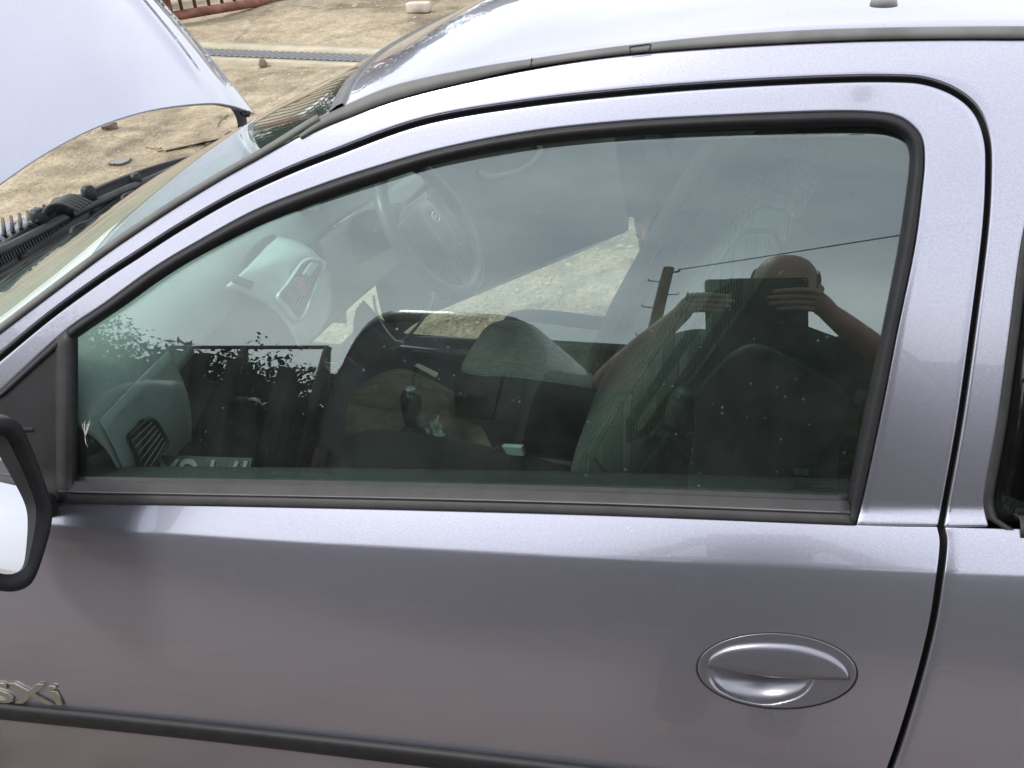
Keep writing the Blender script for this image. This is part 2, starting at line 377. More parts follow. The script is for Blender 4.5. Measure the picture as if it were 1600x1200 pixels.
HALF = 4.6
def loft_px(name, A, B, m, mat, parent, off=0.0, flip=False):
    R = [hits(A*(1-k)+B*k, off) for k in np.linspace(0, 1, m)]
    return grid(name, R, mat, parent, flip=flip)
# upper door frame
o = loft_px('window_frame', sealO, gapC-nrm*HALF, 9, PAINT, DOOR); fix(o)
def orient(o, ref=None):
    """make normals look out of the car (towards -y / up)"""
    me = o.data; s = sum((p.normal.y*-1+p.normal.z*0.3)*p.area for p in me.polygons)
    if s < 0: me.flip_normals()
    return o
orient(o); solid(o, 0.016, -1, 0.0025)
# body side: A pillar, cantrail and B pillar in one
o = loft_px('body_side_frame', gapC+nrm*HALF, bodyO, 9, PAINT, CAR); fix(o); orient(o); solid(o, 0.016, -1, 0.0025)
# black channel behind the shut line
o = loft_px('door_seal', gapC-nrm*16, gapC+nrm*16, 4, GAPBLK, CAR, off=-0.017); fix(o); orient(o); solid(o, 0.012)
# lower door skin
lowgap = [(1470, 823), (1474, 852), (1466, 920), (1456, 980), (1436, 1060), (1412, 1140), (1392, 1198), (1340, 1330), (1250, 1500), (1130, 1700)]
lg = np.array([hitc(*q) for q in crom(lowgap, 60)])
order = np.argsort(lg[:, 2]); gap_cx = lambda z: float(np.interp(z, lg[order, 2], lg[order, 0]))
beltpx = crom([(-90, 779), (88, 786), (640, 797), (960, 806), (1336, 821), (1466, 823.5)], 120)
bc = np.array([hitc(*q) for q in beltpx]); belt_cz = lambda x: float(np.interp(x, bc[:, 0], bc[:, 2]))
ZB = 0.33
def lower_panel(x0, x1, n, mat, name, parent, zbot=ZB, gap=None, us=None, ks=None):
    rows = []
    if us is None: us = np.linspace(0, 1, n)
    if ks is None: ks = np.concatenate([np.linspace(0, 0.058, 26), np.linspace(0.066, 0.66, 44)])
    for k in ks:
        row = []
        for u in us:
            z0 = BELT-k
            a = x0(z0); b = x1(z0); cx = a+(b-a)*u
            top = belt_cz(cx)
            cz = BELT-k + (top-BELT)*max(0, 1-k/0.030)
            if gap: pass
            row.append(SUR(x0(cz)+(x1(cz)-x0(cz))*u, cz))
        rows.append(row)
    o = grid(name, rows, mat, parent); fix(o); orient(o); return o
GW = 0.0042
hc = np.array([hitc(1214+124*math.cos(a), 1048+58*math.sin(a)+0.035*124*math.cos(a)) for a in np.linspace(0, 2*math.pi, 24)])
hk0, hk1 = BELT-hc[:, 2].max(), BELT-hc[:, 2].min()
hu0, hu1 = (hc[:, 0].min()+1.30)/(gap_cx(hc[:, 2].mean())+1.30), (hc[:, 0].max()+1.30)/(gap_cx(hc[:, 2].mean())+1.30)
ks = np.unique(np.concatenate([np.linspace(0, 0.058, 26), np.linspace(0.066, hk0, 10), np.linspace(hk0, hk1, 26), np.linspace(hk1, 0.66, 20)]))
us = np.unique(np.concatenate([np.linspace(0, hu0, 44), np.linspace(hu0-0.01, hu1+0.03, 60), np.linspace(hu1+0.03, 1, 10)]))
o = lower_panel(lambda z: -1.30, lambda z: gap_cx(z)-GW, 70, PAINT, 'door_skin', DOOR, us=us, ks=ks)
HA = lambda q: ((q[0]-1214)/124.0)**2+((q[1]-1048-0.035*(q[0]-1214))/58.0)**2
def to_px(p):
    d = CM.T @ (np.array(p)-CAM); return np.array([800+F_PX*d[0]/d[2], 600-F_PX*d[1]/d[2]])
bm = bmesh.new(); bm.from_mesh(o.data)
dead = [f for f in bm.faces if HA(to_px(f.calc_center_median())) < 0.935]
bmesh.ops.delete(bm, geom=dead, context='FACES'); bm.to_mesh(o.data); bm.free()
solid(o, 0.016, -1, 0.0025)
o = lower_panel(lambda z: gap_cx(z)+GW, lambda z: 1.30, 60, PAINT, 'rear_quarter_panel', CAR); solid(o, 0.016, -1, 0.0025)
o = lower_panel(lambda z: gap_cx(z)-0.02, lambda z: gap_cx(z)+0.02, 4, GAPBLK, 'door_seal', CAR)
for v in o.data.vertices: v.co.y += 0.02
# window seal: swept rubber bead round the glass
glassE = crom([(-10, 640), (60, 575), (120, 527), (192, 478), (255, 433), (320, 394), (410, 349), (500, 314), (580, 287), (690, 253), (835, 226), (980, 211), (1136, 203), (1285, 199), (1345, 198), (1385, 202),
               (1411, 215), (1421, 235), (1421, 262), (1417, 297), (1404, 385), (1377, 524), (1352, 640), (1330, 752), (1321, 800)], NS)
R = []
for k, off in ((0, -0.004), (0.06, 0.0035), (0.22, 0.006), (0.45, 0.0065), (0.7, 0.003), (0.9, -0.004), (1.06, -0.014), (1.1, -0.024)):
    R.append(hits(sealO[4:]*(1-k)+glassE[4:]*k, off))
o = grid('window_seal', R, TRIM, DOOR); fix(o); orient(o); solid(o, 0.004, -1)
# glass pane
top = [q for q in crom([(112, 528), (192, 472), (255, 427), (320, 388), (410, 343), (500, 308), (580, 281), (690, 247), (835, 220), (980, 205), (1136, 197), (1285, 193), (1345, 193), (1390, 196), (1417, 208), (1427, 230)], 90)]
rows = []
NG = 26
tpa = np.array(top); tgp = np.gradient(tpa, axis=0); tgp /= np.linalg.norm(tgp, axis=1)[:, None]
tpa = tpa+np.stack([tgp[:, 1], -tgp[:, 0]], 1)*13.0; tpa[0] = (106, 518)
tc_ = np.array([w2c(p) for p in hits(tpa, -0.012)])
botL, botR = hitc(112, 775, -0.012), hitc(1340, 812, -0.012)
rtop = hitc(1427, 230, -0.012)
for k in np.linspace(0, 1, NG):
    row = []
    for j in range(90):
        u = j/89
        xt, zt = tc_[j, 0], tc_[j, 2]
        xb = botL[0]+(botR[0]-botL[0])*((xt-tc_[0, 0])/(tc_[-1, 0]-tc_[0, 0])); zb = botL[2]+(botR[2]-botL[2])*((xt-tc_[0, 0])/(tc_[-1, 0]-tc_[0, 0]))
        cx = xt+(xb-xt)*k; cz = zt+(zb-zt)*k
        row.append(SUR(cx, cz, -0.012))
    rows.append(row)
pane = grid('window_pane', rows, GLASS, DOOR); fix(pane); orient(pane); solid(pane, 0.004, -1)

# belt rubber under the glass, two steps
bt = crom([(96, 750), (360, 754.5), (640, 760), (960, 768), (1326, 781)], 90); bb = crom([(86, 786.5), (360, 791.5), (640, 797.5), (960, 806.5), (1333, 821)], 90)
R = []
for k, off in ((-0.15, -0.011), (0.0, -0.010), (0.03, -0.002), (0.08, 0.0015), (0.42, 0.006), (0.47, 0.0085), (0.53, 0.0085), (0.57, 0.005), (0.62, 0.0052), (0.90, 0.006), (0.985, 0.003), (1.0, -0.006)):
    R.append(hits(bt*(1-k)+bb*k, off))
o = grid('belt_rubber', R, SILLRUB, DOOR); fix(o); orient(o); solid(o, 0.004, -1)
tube('belt_ridge', hits(bt[2:-1]*0.5+bb[2:-1]*0.5, 0.0088), 0.0011, MOULD, DOOR, 5)
# mirror sail: black triangle in front of the glass, and the division post
st = crom([(-70, 676), (0, 612), (50, 565), (96, 524)], 24); sb = crom([(-70, 786), (0, 786), (50, 786), (90, 786)], 24)
R = [hits(st*(1-k)+sb*k, 0.002) for k in np.linspace(0, 1, 14)]
o = grid('mirror_sail', R, TRIM, DOOR); fix(o); orient(o); solid(o, 0.012, -1, 0.002)
st = crom([(86, 532), (101, 517), (122, 524)], 9); sb = crom([(88, 784), (104, 784), (122, 772)], 9)
R = []
for k in np.linspace(0, 1, 16): R.append(hits(st*(1-k)+sb*k, [0.003, 0.006, 0.008, 0.0085, 0.0085, 0.007, 0.003, -0.004, -0.012]))
o = grid('division_post', R, RUBBER, DOOR); fix(o); orient(o); solid(o, 0.006, -1)
# rub strip
ru = crom([(-80, 1090), (0, 1098), (320, 1130), (640, 1164.5), (1000, 1206), (1260, 1238), (1335, 1248)], 60)
rl = crom([(-80, 1116), (0, 1124.5), (320, 1158), (640, 1196), (1000, 1240), (1260, 1274), (1335, 1285)], 60)
R = [hits(ru*(1-k)+rl*k, off) for k, off in ((0, -0.002), (0.02, 0.004), (0.10, 0.0075), (0.16, 0.0085), (0.22, 0.0105), (0.5, 0.0125), (0.85, 0.011), (0.97, 0.006), (1.0, -0.002))]
o = grid('rub_strip', R, TRIM, DOOR); fix(o); orient(o); solid(o, 0.003, -1)

# ---- door handle: escutcheon with a bowl, and a flap
SATIN = simple('satin_silver_paint', (0.24, 0.24, 0.275), 0.30, 0.75, var=0.10, scale=900)
SATIN.node_tree.nodes['Principled BSDF'].inputs['Coat Weight'].default_value = 0.25
HANDLE = empty('door_handle', hit(1214, 1048), DOOR)
def hpx(r, a): return np.array([1214+124*r*math.cos(a), 1048+58*r*math.sin(a)+0.035*124*r*math.cos(a)])
NA = 72; R = []
for r in [1.0, 1.0, 0.985, 0.965, 0.95, 0.90, 0.86] + list(np.linspace(0.82, 0.02, 22)):
    Q = np.array([hpx(r, a) for a in np.linspace(0, 2*math.pi, NA, endpoint=False)])
    offs = []
    for q in Q:
        b = ((q[0]-1190)/82.0)**2+((q[1]-1053-0.03*(q[0]-1190))/46.5)**2
        w = max(0.0, 1-b); base = 0.0015 if r < 0.93 else 0.0022
        e = min(1.0, w/0.10); e = e*e*(3-2*e)
        offs.append(base-0.004*e-0.021*w**0.8*e)
    if len(R) == 0: offs = [-0.006]*NA
    R.append(hits(Q, offs))
o = grid('escutcheon', R, SATIN, HANDLE, closed_v=True); fix(o); orient(o)
# flap: lens shape over the upper part of the bowl
topc = crom([(1106, 1036), (1112, 1024), (1135, 1011), (1170, 1004.5), (1210, 1003.5), (1255, 1008), (1295, 1021), (1318, 1038), (1326, 1053), (1325, 1060)], 48)
botc = crom([(1106, 1041), (1112, 1043.5), (1138, 1047), (1170, 1053), (1205, 1058.5), (1240, 1060.5), (1270, 1061), (1295, 1061), (1316, 1060.5), (1324, 1061)], 48)
R = []
for k, off in ((0, -0.004), (0.015, 0.0015), (0.06, 0.0045), (0.25, 0.0058), (0.5, 0.0062), (0.8, 0.0058), (0.96, 0.0050), (0.995, 0.0025), (1.0, -0.004)):
    R.append(hits(topc*(1-k)+botc*k, off))
o = grid('handle_flap', R, SATIN, HANDLE); fix(o); orient(o); solid(o, 0.004, -1)
# ring groove line round the escutcheon
R = hits(np.array([hpx(1.012, a) for a in np.linspace(0, 2*math.pi, 80, endpoint=False)]), 0.0004)
V, Fc = tube_v(np.vstack([R, R[:1]]), 0.0011, 6, False); o = mesh('gasket', V, Fc, GAPBLK, HANDLE)

# ---- badge
BADGE = simple('tarnished_chrome_letters', (0.27, 0.255, 0.215), 0.45, 0.6, var=0.12, scale=120)
def text_mesh(name, txt, mat, parent, origin, xdir, ydir, height, extrude=0.002, bev=0.0006, shear=0.0, width=None, space=1.0):
    cu = bpy.data.curves.new(name, 'FONT'); cu.body = txt; cu.extrude = extrude; cu.bevel_depth = bev; cu.bevel_resolution = 1; cu.shear = shear; cu.size = 1.0
    cu.space_character = space; cu.resolution_u = 4; cu.offset = 0.01
    cu.extrude = extrude/height; cu.bevel_depth = bev/height
    t = bpy.data.objects.new('tmp_text', cu); COL.objects.link(t)
    dg = bpy.context.evaluated_depsgraph_get(); me = bpy.data.meshes.new_from_object(t.evaluated_get(dg))
    bpy.data.objects.remove(t)
    co = np.array([v.co[:] for v in me.vertices]); h = co[:, 1].max()-co[:, 1].min()
    x0, x1 = co[:, 0].min(), co[:, 0].max(); y0 = co[:, 1].min()
    sx = (width/(x1-x0)) if width else height/h
    X = np.array(xdir, float); X /= np.linalg.norm(X); Y = np.array(ydir, float); Y -= X*(X @ Y); Y /= np.linalg.norm(Y); Z = np.cross(X, Y)
    P = np.array(origin)+np.outer((co[:, 0]-x0)*sx, X)+np.outer((co[:, 1]-y0)*height/h, Y)+np.outer(co[:, 2]*height, Z)
    for v, p in zip(me.vertices, P): v.co = p
    me.materials.clear(); me.name = name
    return link(name, me, mat, parent, smooth=False)
b0 = hit(-8, 1097, 0.002); b1 = hit(101, 1102, 0.002); b2 = hit(-8, 1070, 0.002)
text_mesh('badge', 'SXi', BADGE, DOOR, b0, b1-b0, b2-b0, np.linalg.norm(b2-b0)*1.0, 0.0014, 0.0004, 0.0, np.linalg.norm(b1-b0), 1.0)

# ---- roof moulding and roof
mu_ = crom([(466, 211), (497, 188), (532, 168), (620, 132), (740, 106), (828, 92), (960, 73), (1120, 56), (1280, 46), (1440, 42), (1600, 41), (1760, 43)], 120)
ml_ = crom([(470, 217), (500, 201), (540, 185), (625, 154), (740, 125), (828, 106), (960, 87), (1130, 73), (1310, 64), (1450, 61), (1600, 61), (1760, 64)], 120)
ROOF = empty('roof', (0.2, YC, 1.38), CAR)
R = [hits(ml_*(1-k)+mu_*k, off) for k, off in ((-0.05, -0.008), (0.0, 0.0005), (0.08, 0.003), (0.5, 0.0045), (0.92, 0.003), (1.0, 0.0), (1.05, -0.008))]
o = grid('roof_moulding', R, MOULD, CAR); fix(o); orient(o); solid(o, 0.003, -1)
def px_strip(name, poly, off, mat, parent, r=0.0009):
    return tube(name, hits(np.array(poly, float), off), r, mat, parent, 5)
px_strip('moulding_joint', [(831, 91), (829, 106)], 0.004, GAPBLK, CAR, 0.0008)
px_strip('clip_cover', [(984, 73), (1013, 69), (1017, 69), (1014, 80), (985, 83.5), (984, 73)], 0.0048, GAPBLK, CAR, 0.0007)
moc = np.array([w2c(p) for p in hits(mu_)])
HI = 22; cx0 = moc[HI, 0]
def mz(cx):
    if cx < cx0: return moc[HI, 2]-(cx0-cx)*0.22
    if cx > moc[-1, 0]: return moc[-1, 2]-0.02*(cx-moc[-1, 0])-0.06*(cx-moc[-1, 0])**2
    return float(np.interp(cx, moc[:, 0], moc[:, 2]))
def my(cx):
    if cx < cx0: return moc[HI, 1]
    if cx > moc[-1, 0]: return moc[-1, 1]+0.03*(cx-moc[-1, 0])**2
    return float(np.interp(cx, moc[:, 0], moc[:, 1]))
def roof_pt(s, v):
    q = 1-abs(1-s) if s <= 1 else 2-s            # 0 at edges, 1 in the middle
    q = s if s <= 1 else 2-s
    h0 = cx0-0.105*(1-(1-q)**2)
    cx = h0+(1.35-h0)*v**1.3
    yb = my(cx); hh = 0.034+0.018*min(1, v*4)
    z = mz(cx)+hh*(1-(1-q)**2.6)
    y = yb+(YC-yb)*q
    if s > 1: y = 2*YC-y
    return c2w([cx, y, z])
R = [[roof_pt(s, v) for v in np.linspace(0, 1, 60)] for s in np.linspace(0, 2, 61)]
o = grid('roof_skin', R, PAINT, ROOF); fix(o)
if sum(p.normal.z for p in o.data.polygons) < 0: o.data.flip_normals()
solid(o, 0.012, -1, 0.002)
ap = [roof_pt(0.86, 0.60), ]
# small aerial foot on the roof
for (px, py, w) in ((1383, -8, 0.010),):
    p = at_z(px, py, roof_pt(0.8, 0.55)[2]+0.006)
    V, Fc = tube_v([p-[0, 0, .010], p-[0, 0, 0.002], p+[0.004, 0, .005], p+[0.01, 0, .009]], [0.013, 0.012, 0.009, 0.003], 12); mesh('aerial_base', V, Fc, simple('pale_grey_aerial_foot', (0.35, 0.35, 0.37), 0.5), ROOF)

# ---- rear quarter: cantrail, window
qc = np.array([hitc(*q) for q in crom([(1700, 66), (1690, 150), (1650, 235), (1622, 290), (1599, 378), (1580, 520), (1561, 660), (1541, 772), (1541, 795), (1549, 812), (1575, 821)], 60)])
oq = np.argsort(qc[:, 2]); q_cx = lambda z: float(np.interp(z, qc[oq, 2], qc[oq, 0]))
zt_q = hitc(1650, 235)[2]; zb_q = hitc(1575, 821)[2]
R = [[SUR(a+(1.30-a)*u, z) for u in np.linspace(0, 1, 14) for a in [q_cx(z)+0.001]] for z in np.linspace(zt_q-0.02, hitc(1700, 66)[2], 8)]
o = grid('rear_cantrail', R, PAINT, CAR); fix(o); orient(o); solid(o, 0.016, -1)
QW = empty('quarter_window', SUR(0.6, zb_q+0.1), CAR)
R = [[SUR(a+(0.95-a)*u, z, -0.007) for u in np.linspace(0, 1, 16) for a in [q_cx(z)+0.006]] for z in np.linspace(zb_q+0.004, zt_q-0.02, 24)]
o = grid('quarter_pane', R, DARKGLASS, QW); fix(o); orient(o); solid(o, 0.004, -1)
R = [[SUR(q_cx(z)+d, z, off) for d, off in ((-0.003, -0.001), (-0.001, 0.0025), (0.003, 0.003), (0.006, 0.001), (0.009, -0.004), (0.010, -0.010))] for z in np.linspace(zb_q-0.004, zt_q, 40)]
o = grid('quarter_seal', R, RUBBER, QW); fix(o); orient(o)
R = [[SUR(x, zb_q+d, off) for d, off in ((-0.012, -0.004), (-0.010, 0.002), (-0.003, 0.004), (0.004, 0.002), (0.010, -0.008))] for x in np.linspace(q_cx(zb_q)+0.012, 1.0, 30)]
o = grid('quarter_sill_seal', R, RUBBER, QW); fix(o); orient(o)
R = [[SUR(a+(1.30-a)*u, z) for u in np.linspace(0, 1, 5) for a in [0.95]] for z in np.linspace(zb_q-0.02, zt_q-0.02, 14)]
o = grid('rear_pillar', R, PAINT, CAR); fix(o); orient(o); solid(o, 0.016, -1)

# ---- windscreen
pe = [p[2] for p in PAIR[:8]]+[(490, 192), (528, 174)]
pe = [(-130, 622)]+pe
PW = crom(pe, 50); Pn = np.array([w2c(p) for p in hits(PW, -0.003)])
SCR = empty('windscreen', c2w([-1.0, YC, 1.15]), CAR)
def scr_pt(i, s, off=0.0):
    f = i/(len(Pn)-1); q = 1-(2*s-1)**2
    q2 = 1-abs(2*s-1)**3.6
    p = Pn[i].copy(); p[1] = p[1]+(2*(YC-p[1]))*s
    e = Pn[-1]; hp = w2c(roof_pt(2*s, 0)); dl = hp-np.array([e[0], e[1]+2*(YC-e[1])*s, e[2]]); dl[1] = 0; dl[2] -= 0.004
    p = p+np.array([-0.25*q2, 0, 0.02*q2])*(1-f)+dl*f**1.5
    if off: p = p+np.array([-0.55, 0, 0.83])*off
    return c2w(p)
R = [[scr_pt(i, s) for s in np.linspace(0, 1, 60)] for i in range(len(Pn))]
o = grid('screen_glass', R, SCREEN, SCR); fix(o)
if sum(p.normal.z for p in o.data.polygons) < 0: o.data.flip_normals()
solid(o, 0.005, -1)
# black band along the top inside the glass
R = [[scr_pt(i, s, -0.008) for s in np.linspace(0.0, 1, 60)] for i in range(len(Pn)-14, len(Pn)-1)]
o = grid('top_band', R, RUBBER, SCR); solid(o, 0.002)
# pillar seal: weathered grey strip between glass and pillar, and across the header
R = []
for d, off in ((-3, -0.004), (-2, 0.0035), (4, 0.005), (7, 0.004), (9, -0.004)):
    tgx = np.gradient(PW, axis=0); tgx /= np.linalg.norm(tgx, axis=1)[:, None]; nn = np.stack([tgx[:, 1], -tgx[:, 0]], 1)
    R.append(hits((PW+nn*d)[:-4], off))
o = grid('pillar_seal', R, MOULD, SCR); fix(o); orient(o); solid(o, 0.003)
R = []
for d, h in ((0.006, -0.006), (0.004, 0.004), (-0.006, 0.005), (-0.022, 0.003), (-0.030, -0.008)):
    R.append([roof_pt(q, 0)+np.array([d*0.85, 0, d*0.42])+np.array([-0.4, 0, 0.9])*h for q in np.linspace(0.0, 2, 61)])
o = grid('header_seal', R, MOULD, SCR); fix(o)

# ------------------------------------------------------------------ bonnet, scuttle, wipers
BON = empty('bonnet', (-1.55, YC, 1.1), CAR)
be = [((430, 195), 2.53), ((400, 178), 2.45), ((360, 165), 2.30), ((320, 162), 2.17), ((240, 172), 1.93), ((160, 196), 1.72), ((80, 236), 1.52), ((0, 290), 1.34), ((-80, 352), 1.19), ((-150, 420), 1.09)]
E3 = crom([at_y(q[0], q[1], y) for q, y in be[1:]], 70)
TH = math.radians(57)
dirv = np.array([-math.cos(TH), 0, math.sin(TH)]); nrmv = np.array([math.sin(TH), 0, math.cos(TH)])
R = []
for v in np.concatenate([[0, 0.004, 0.012, 0.03], np.linspace(0.06, 1.0, 26)]):
    row = []
    for j, e in enumerate(E3):
        u = j/(len(E3)-1); yy = e[1]
        w = (yy-YC)/0.70
        p = e+dirv*0.98*v+nrmv*(0.030*math.sin(math.pi*min(1, v))*(1-w*w)-0.10*v*v)
        p[1] = YC+(yy-YC)*(1-0.10*v*v)
        for c0, a in ((0.66, 0.010), (-0.66, 0.010), (0.80, 0.006)):
            p = p+nrmv*a*math.exp(-((w-c0)/0.045)**2)*min(1, v*6)
        row.append(p)
    R.append(row)
o = grid('bonnet_skin', R, PAINT, BON); fix(o)
if sum(p.normal.x+p.normal.z for p in o.data.polygons) < 0: o.data.flip_normals()
solid(o, 0.012, -1, 0.002)
R = [[np.array(p)-nrmv*0.022+dirv*0.05 for p in row[3:-3]] for row in R[4:-1]]
o = grid('bonnet_liner', R, RUBBER, BON); solid(o, 0.01)
# far hinge arm
arm = crom([at_y(350, 163, 2.40), at_y(362, 170, 2.40), at_y(370, 184, 2.40), at_y(372, 200, 2.40), at_y(362, 216, 2.40), at_y(345, 232, 2.40)], 20)
R = [[p+np.array([0, -0.004, 0]), p+np.array([0.016, 0.0, 0.004]), p+np.array([0.018, 0.02, 0.004]), p+np.array([0, 0.022, 0])] for p in arm]
o = grid('hinge_arm', R, simple('dark_grey_steel', (0.07, 0.07, 0.085), 0.5, 0.3), BON, smooth=False, closed_v=True)
tube('bump_stop', [at_y(385, 174, 2.40), at_y(386, 182, 2.40)], [0.012, 0.009], RUBBER, BON, 8)

UPV = np.array([0, 0, 1.0]); WHT = simple('pale_clip_plastic', (0.5, 0.5, 0.45), 0.5)
COWL = empty('scuttle', (-1.6, YC, 0.92), CAR)
BLK = simple('faded_black_plastic', (0.022, 0.023, 0.026), 0.48, var=0.4, scale=12, bmp=0.2, bscale=300)
def cowl_pt(x, y):
    w = (y-YC)/0.75
    zc = np.interp(x, [-2.0, -1.75, -1.64, -1.60, -1.56, -1.54, -1.40, -1.30, -1.1], [0.70, 0.80, 0.90, 0.965, 0.965, 0.905, 0.915, 0.935, 0.95])
    return np.array([x+0.10*w*w, y, zc-0.085*w*w])
R = [[cowl_pt(x, y) for y in np.linspace(1.0, 2.54, 50)] for x in (-1.80, -1.72, -1.66, -1.635, -1.62, -1.605, -1.58, -1.565, -1.55, -1.53, -1.45, -1.38, -1.30, -1.22)]
o = grid('scuttle_panel', R, BLK, COWL); fix(o); solid(o, 0.01, -1)
def at_cowl(px, py, dz=0.0):
    e = ray(px, py); t = 1.2
    for k in range(3000):
        p = CAM+e*t; w = (p[1]-YC)/0.75
        if p[2] <= cowl_pt(p[0]-0.10*w*w, p[1])[2]+dz: break
        t += 0.002
    return p
mb = MB()
for k in range(44):
    f = k/43.0; q0 = np.array([-30, 436])*(1-f)+np.array([150, 322])*f; q1 = q0+np.array([-9, -19])*(1-0.35*f)
    mb.add(tube_v([at_cowl(*q0, 0.006), at_cowl(*q1, 0.010)], 0.0035, 5))
o = mb.build('scuttle_grille', BLK, COWL, False); o['kind'] = 'stuff'
for k in range(7):
    q0 = np.array([-6+13*k, 372-5*k]); tube('lip_rib', [at_cowl(q0[0], q0[1], 0.004), at_cowl(q0[0]-3, q0[1]-26+k, 0.014)], 0.005, BLK, COWL, 6)
GRYP = simple('sun_bleached_plastic', (0.085, 0.087, 0.09), 0.5, var=0.25, scale=14, bmp=0.2, bscale=300)
tube('weather_strip', [at_cowl(q[0], q[1], 0.012) for q in crom([(-40, 412), (0, 392), (60, 362), (120, 331), (190, 299), (240, 278), (290, 256)], 30)], 0.010, GRYP, COWL, 8)
tube('panel_edge', [at_cowl(q[0], q[1], 0.008) for q in crom([(-40, 452), (0, 430), (60, 394), (120, 358), (180, 325), (230, 300)], 26)], 0.006, GRYP, COWL, 6)
for k, (q, r) in enumerate((((62, 343), 0.018), ((98, 326), 0.022), ((140, 306), 0.016), ((214, 286), 0.014), ((40, 412), 0.012), ((150, 345), 0.012))):
    p = at_cowl(*q, 0.0); tube('cap', [p-UPV*0.02, p+UPV*0.018, p+UPV*0.024], [r, r, r*0.7], BLK, COWL, 14)
for k in range(5):
    a = at_cowl(64+k*5, 341-k*3, 0.012); tube('cable_end', crom([a, a+[0.02, 0.01, 0.025], a+[0.05, 0.02, 0.03], a+[0.08, 0.03, 0.01]], 8), 0.0045, GRYP, COWL, 6)
SILV = simple('dull_zinc', (0.45, 0.44, 0.42), 0.45, 0.8)
for k in range(4):
    a = at_cowl(262+k*4, 276-k*2.2, 0.012); tube('clip', [a, a+[0.006, 0.0, 0.014]], 0.003, WHT, COWL, 6)
def wiper(arm, blade):
    e = empty('wiper', at_cowl(*arm[0]), CAR)
    A = crom([at_cowl(q[0], q[1], 0.020) for q in arm], 18); B = crom([at_cowl(q[0], q[1], 0.022) for q in blade], 18)
    tube('wiper_arm', A, np.interp(np.linspace(0, 1, 18), [0, 0.25, 1], [0.010, 0.007, 0.004]), BLK, e, 6)
    tube('wiper_blade', B, 0.0045, RUBBER, e, 6)
    tube('blade_edge', B+np.array([0, 0, 0.005]), 0.0016, GRYP, e, 5)
    C = crom([B[3], A[-1]+[0, 0, 0.012], B[13]], 12); tube('blade_bridge', C, 0.0035, GRYP, e, 6)
    return e
wiper([(206, 300), (172, 320), (140, 343), (118, 362)], [(196, 322), (160, 346), (126, 370), (88, 396)])
wiper([(284, 264), (254, 280), (222, 296), (196, 312)], [(262, 284), (235, 298), (205, 316), (178, 334)])
wiper([(50, 428), (34, 438), (14, 450), (-10, 466)], [(54, 430), (34, 446), (4, 466), (-30, 490)])
# nose of the car under the open bonnet
NOSE = empty('front_end', (-2.2, YC, 0.5), CAR)
for sgn in (-1, 1):
    R = []
    for x in np.linspace(-1.34, -2.45, 14):
        f = (x+1.34)/-1.11; yo = 0.79-0.10*f*f; zt = 0.86-0.20*f-0.06*f*f
        R.append([np.array([x, YC+sgn*(yo-0.16), zt-0.05]), np.array([x, YC+sgn*(yo-0.10), zt]), np.array([x, YC+sgn*(yo-0.03), zt-0.02]), np.array([x, YC+sgn*(yo+0.01), zt-0.12]), np.array([x, YC+sgn*(yo+0.02), 0.42]), np.array([x, YC+sgn*yo, 0.26])])
    o = grid('front_wing', R, PAINT, NOSE); solid(o, 0.006)
box('engine_block', (-1.98, YC, 0.50), (0.5, 0.8, 0.32), BLK, NOSE, bev=0.03)
box('slam_panel', (-2.36, YC, 0.56), (0.08, 1.2, 0.06), BLK, NOSE, bev=0.01)
R = [[np.array([-2.44-0.05*(1-w*w), YC+w*0.70, z]) for w in np.linspace(-1, 1, 12)] for z in (0.22, 0.35, 0.5, 0.62)]
o = grid('front_bumper', R, PAINT, NOSE); solid(o, 0.02)
def wheel(x, y, z0=0.0):
    w = empty('wheel', (x, y, z0+0.29), CAR); prof = [(0.17, -0.085), (0.27, -0.09), (0.288, -0.06), (0.292, 0.0), (0.288, 0.06), (0.27, 0.09), (0.17, 0.085)]
    R = [[np.array([x+r*math.cos(a), y+d, z0+0.292+r*math.sin(a)]) for r, d in prof] for a in np.linspace(0, 2*math.pi, 40, endpoint=False)]
    grid('tyre', R, RUBBER, w, closed_u=True)
    prof = [(0.17, -0.08), (0.16, -0.06), (0.12, -0.05), (0.05, -0.06), (0.01, -0.062)]
    R = [[np.array([x+r*math.cos(a), y+d, z0+0.292+r*math.sin(a)]) for r, d in prof] for a in np.linspace(0, 2*math.pi, 40, endpoint=False)]
    o = grid('rim', R, SILV, w, closed_u=True); solid(o, 0.01)
for x, y in ((-1.95, 1.06), (-1.95, 2*YC-1.06), (0.62, 1.10), (0.62, 2*YC-1.10)): wheel(x, y)

# ------------------------------------------------------------------ door mirror
MIR = empty('door_mirror', at_y(40, 780, 0.86), CAR)
p0 = at_y(70, 790, 0.86); nn = np.array([0.93, -0.34, 0.10]); nn /= np.linalg.norm(nn)
rim = np.array([at_plane(q[0], q[1], p0, nn) for q in crom([(-10, 655), (20, 655), (37, 668), (52, 700), (68, 742), (80, 778), (84, 803), (80, 832), (70, 868), (57, 904), (42, 920), (16, 926), (-15, 918), (-50, 890), (-75, 840), (-80, 780), (-70, 715), (-42, 668)], 72, True)])
ctr = rim.mean(0)
R = []
for sc_, dep in ((0.72, -0.048), (0.79, -0.048), (0.80, -0.004), (0.97, 0.0), (1.0, -0.004), (1.015, -0.02), (1.0, -0.06), (0.93, -0.10), (0.78, -0.135), (0.5, -0.155), (0.1, -0.16)):
    R.append([ctr+(p-ctr)*sc_+nn*dep for p in rim])
o = grid('mirror_shell', R, TRIM, MIR, closed_v=True); fix(o)
mg = [ctr+(p-ctr)*0.80-nn*(0.026+0.15*((p-ctr)*0.80)[1]+0.12*((p-ctr)*0.80)[2]) for p in rim]
V = mg+[ctr-nn*0.026]; Fc = [(i, (i+1) % 72, 72) for i in range(72)]
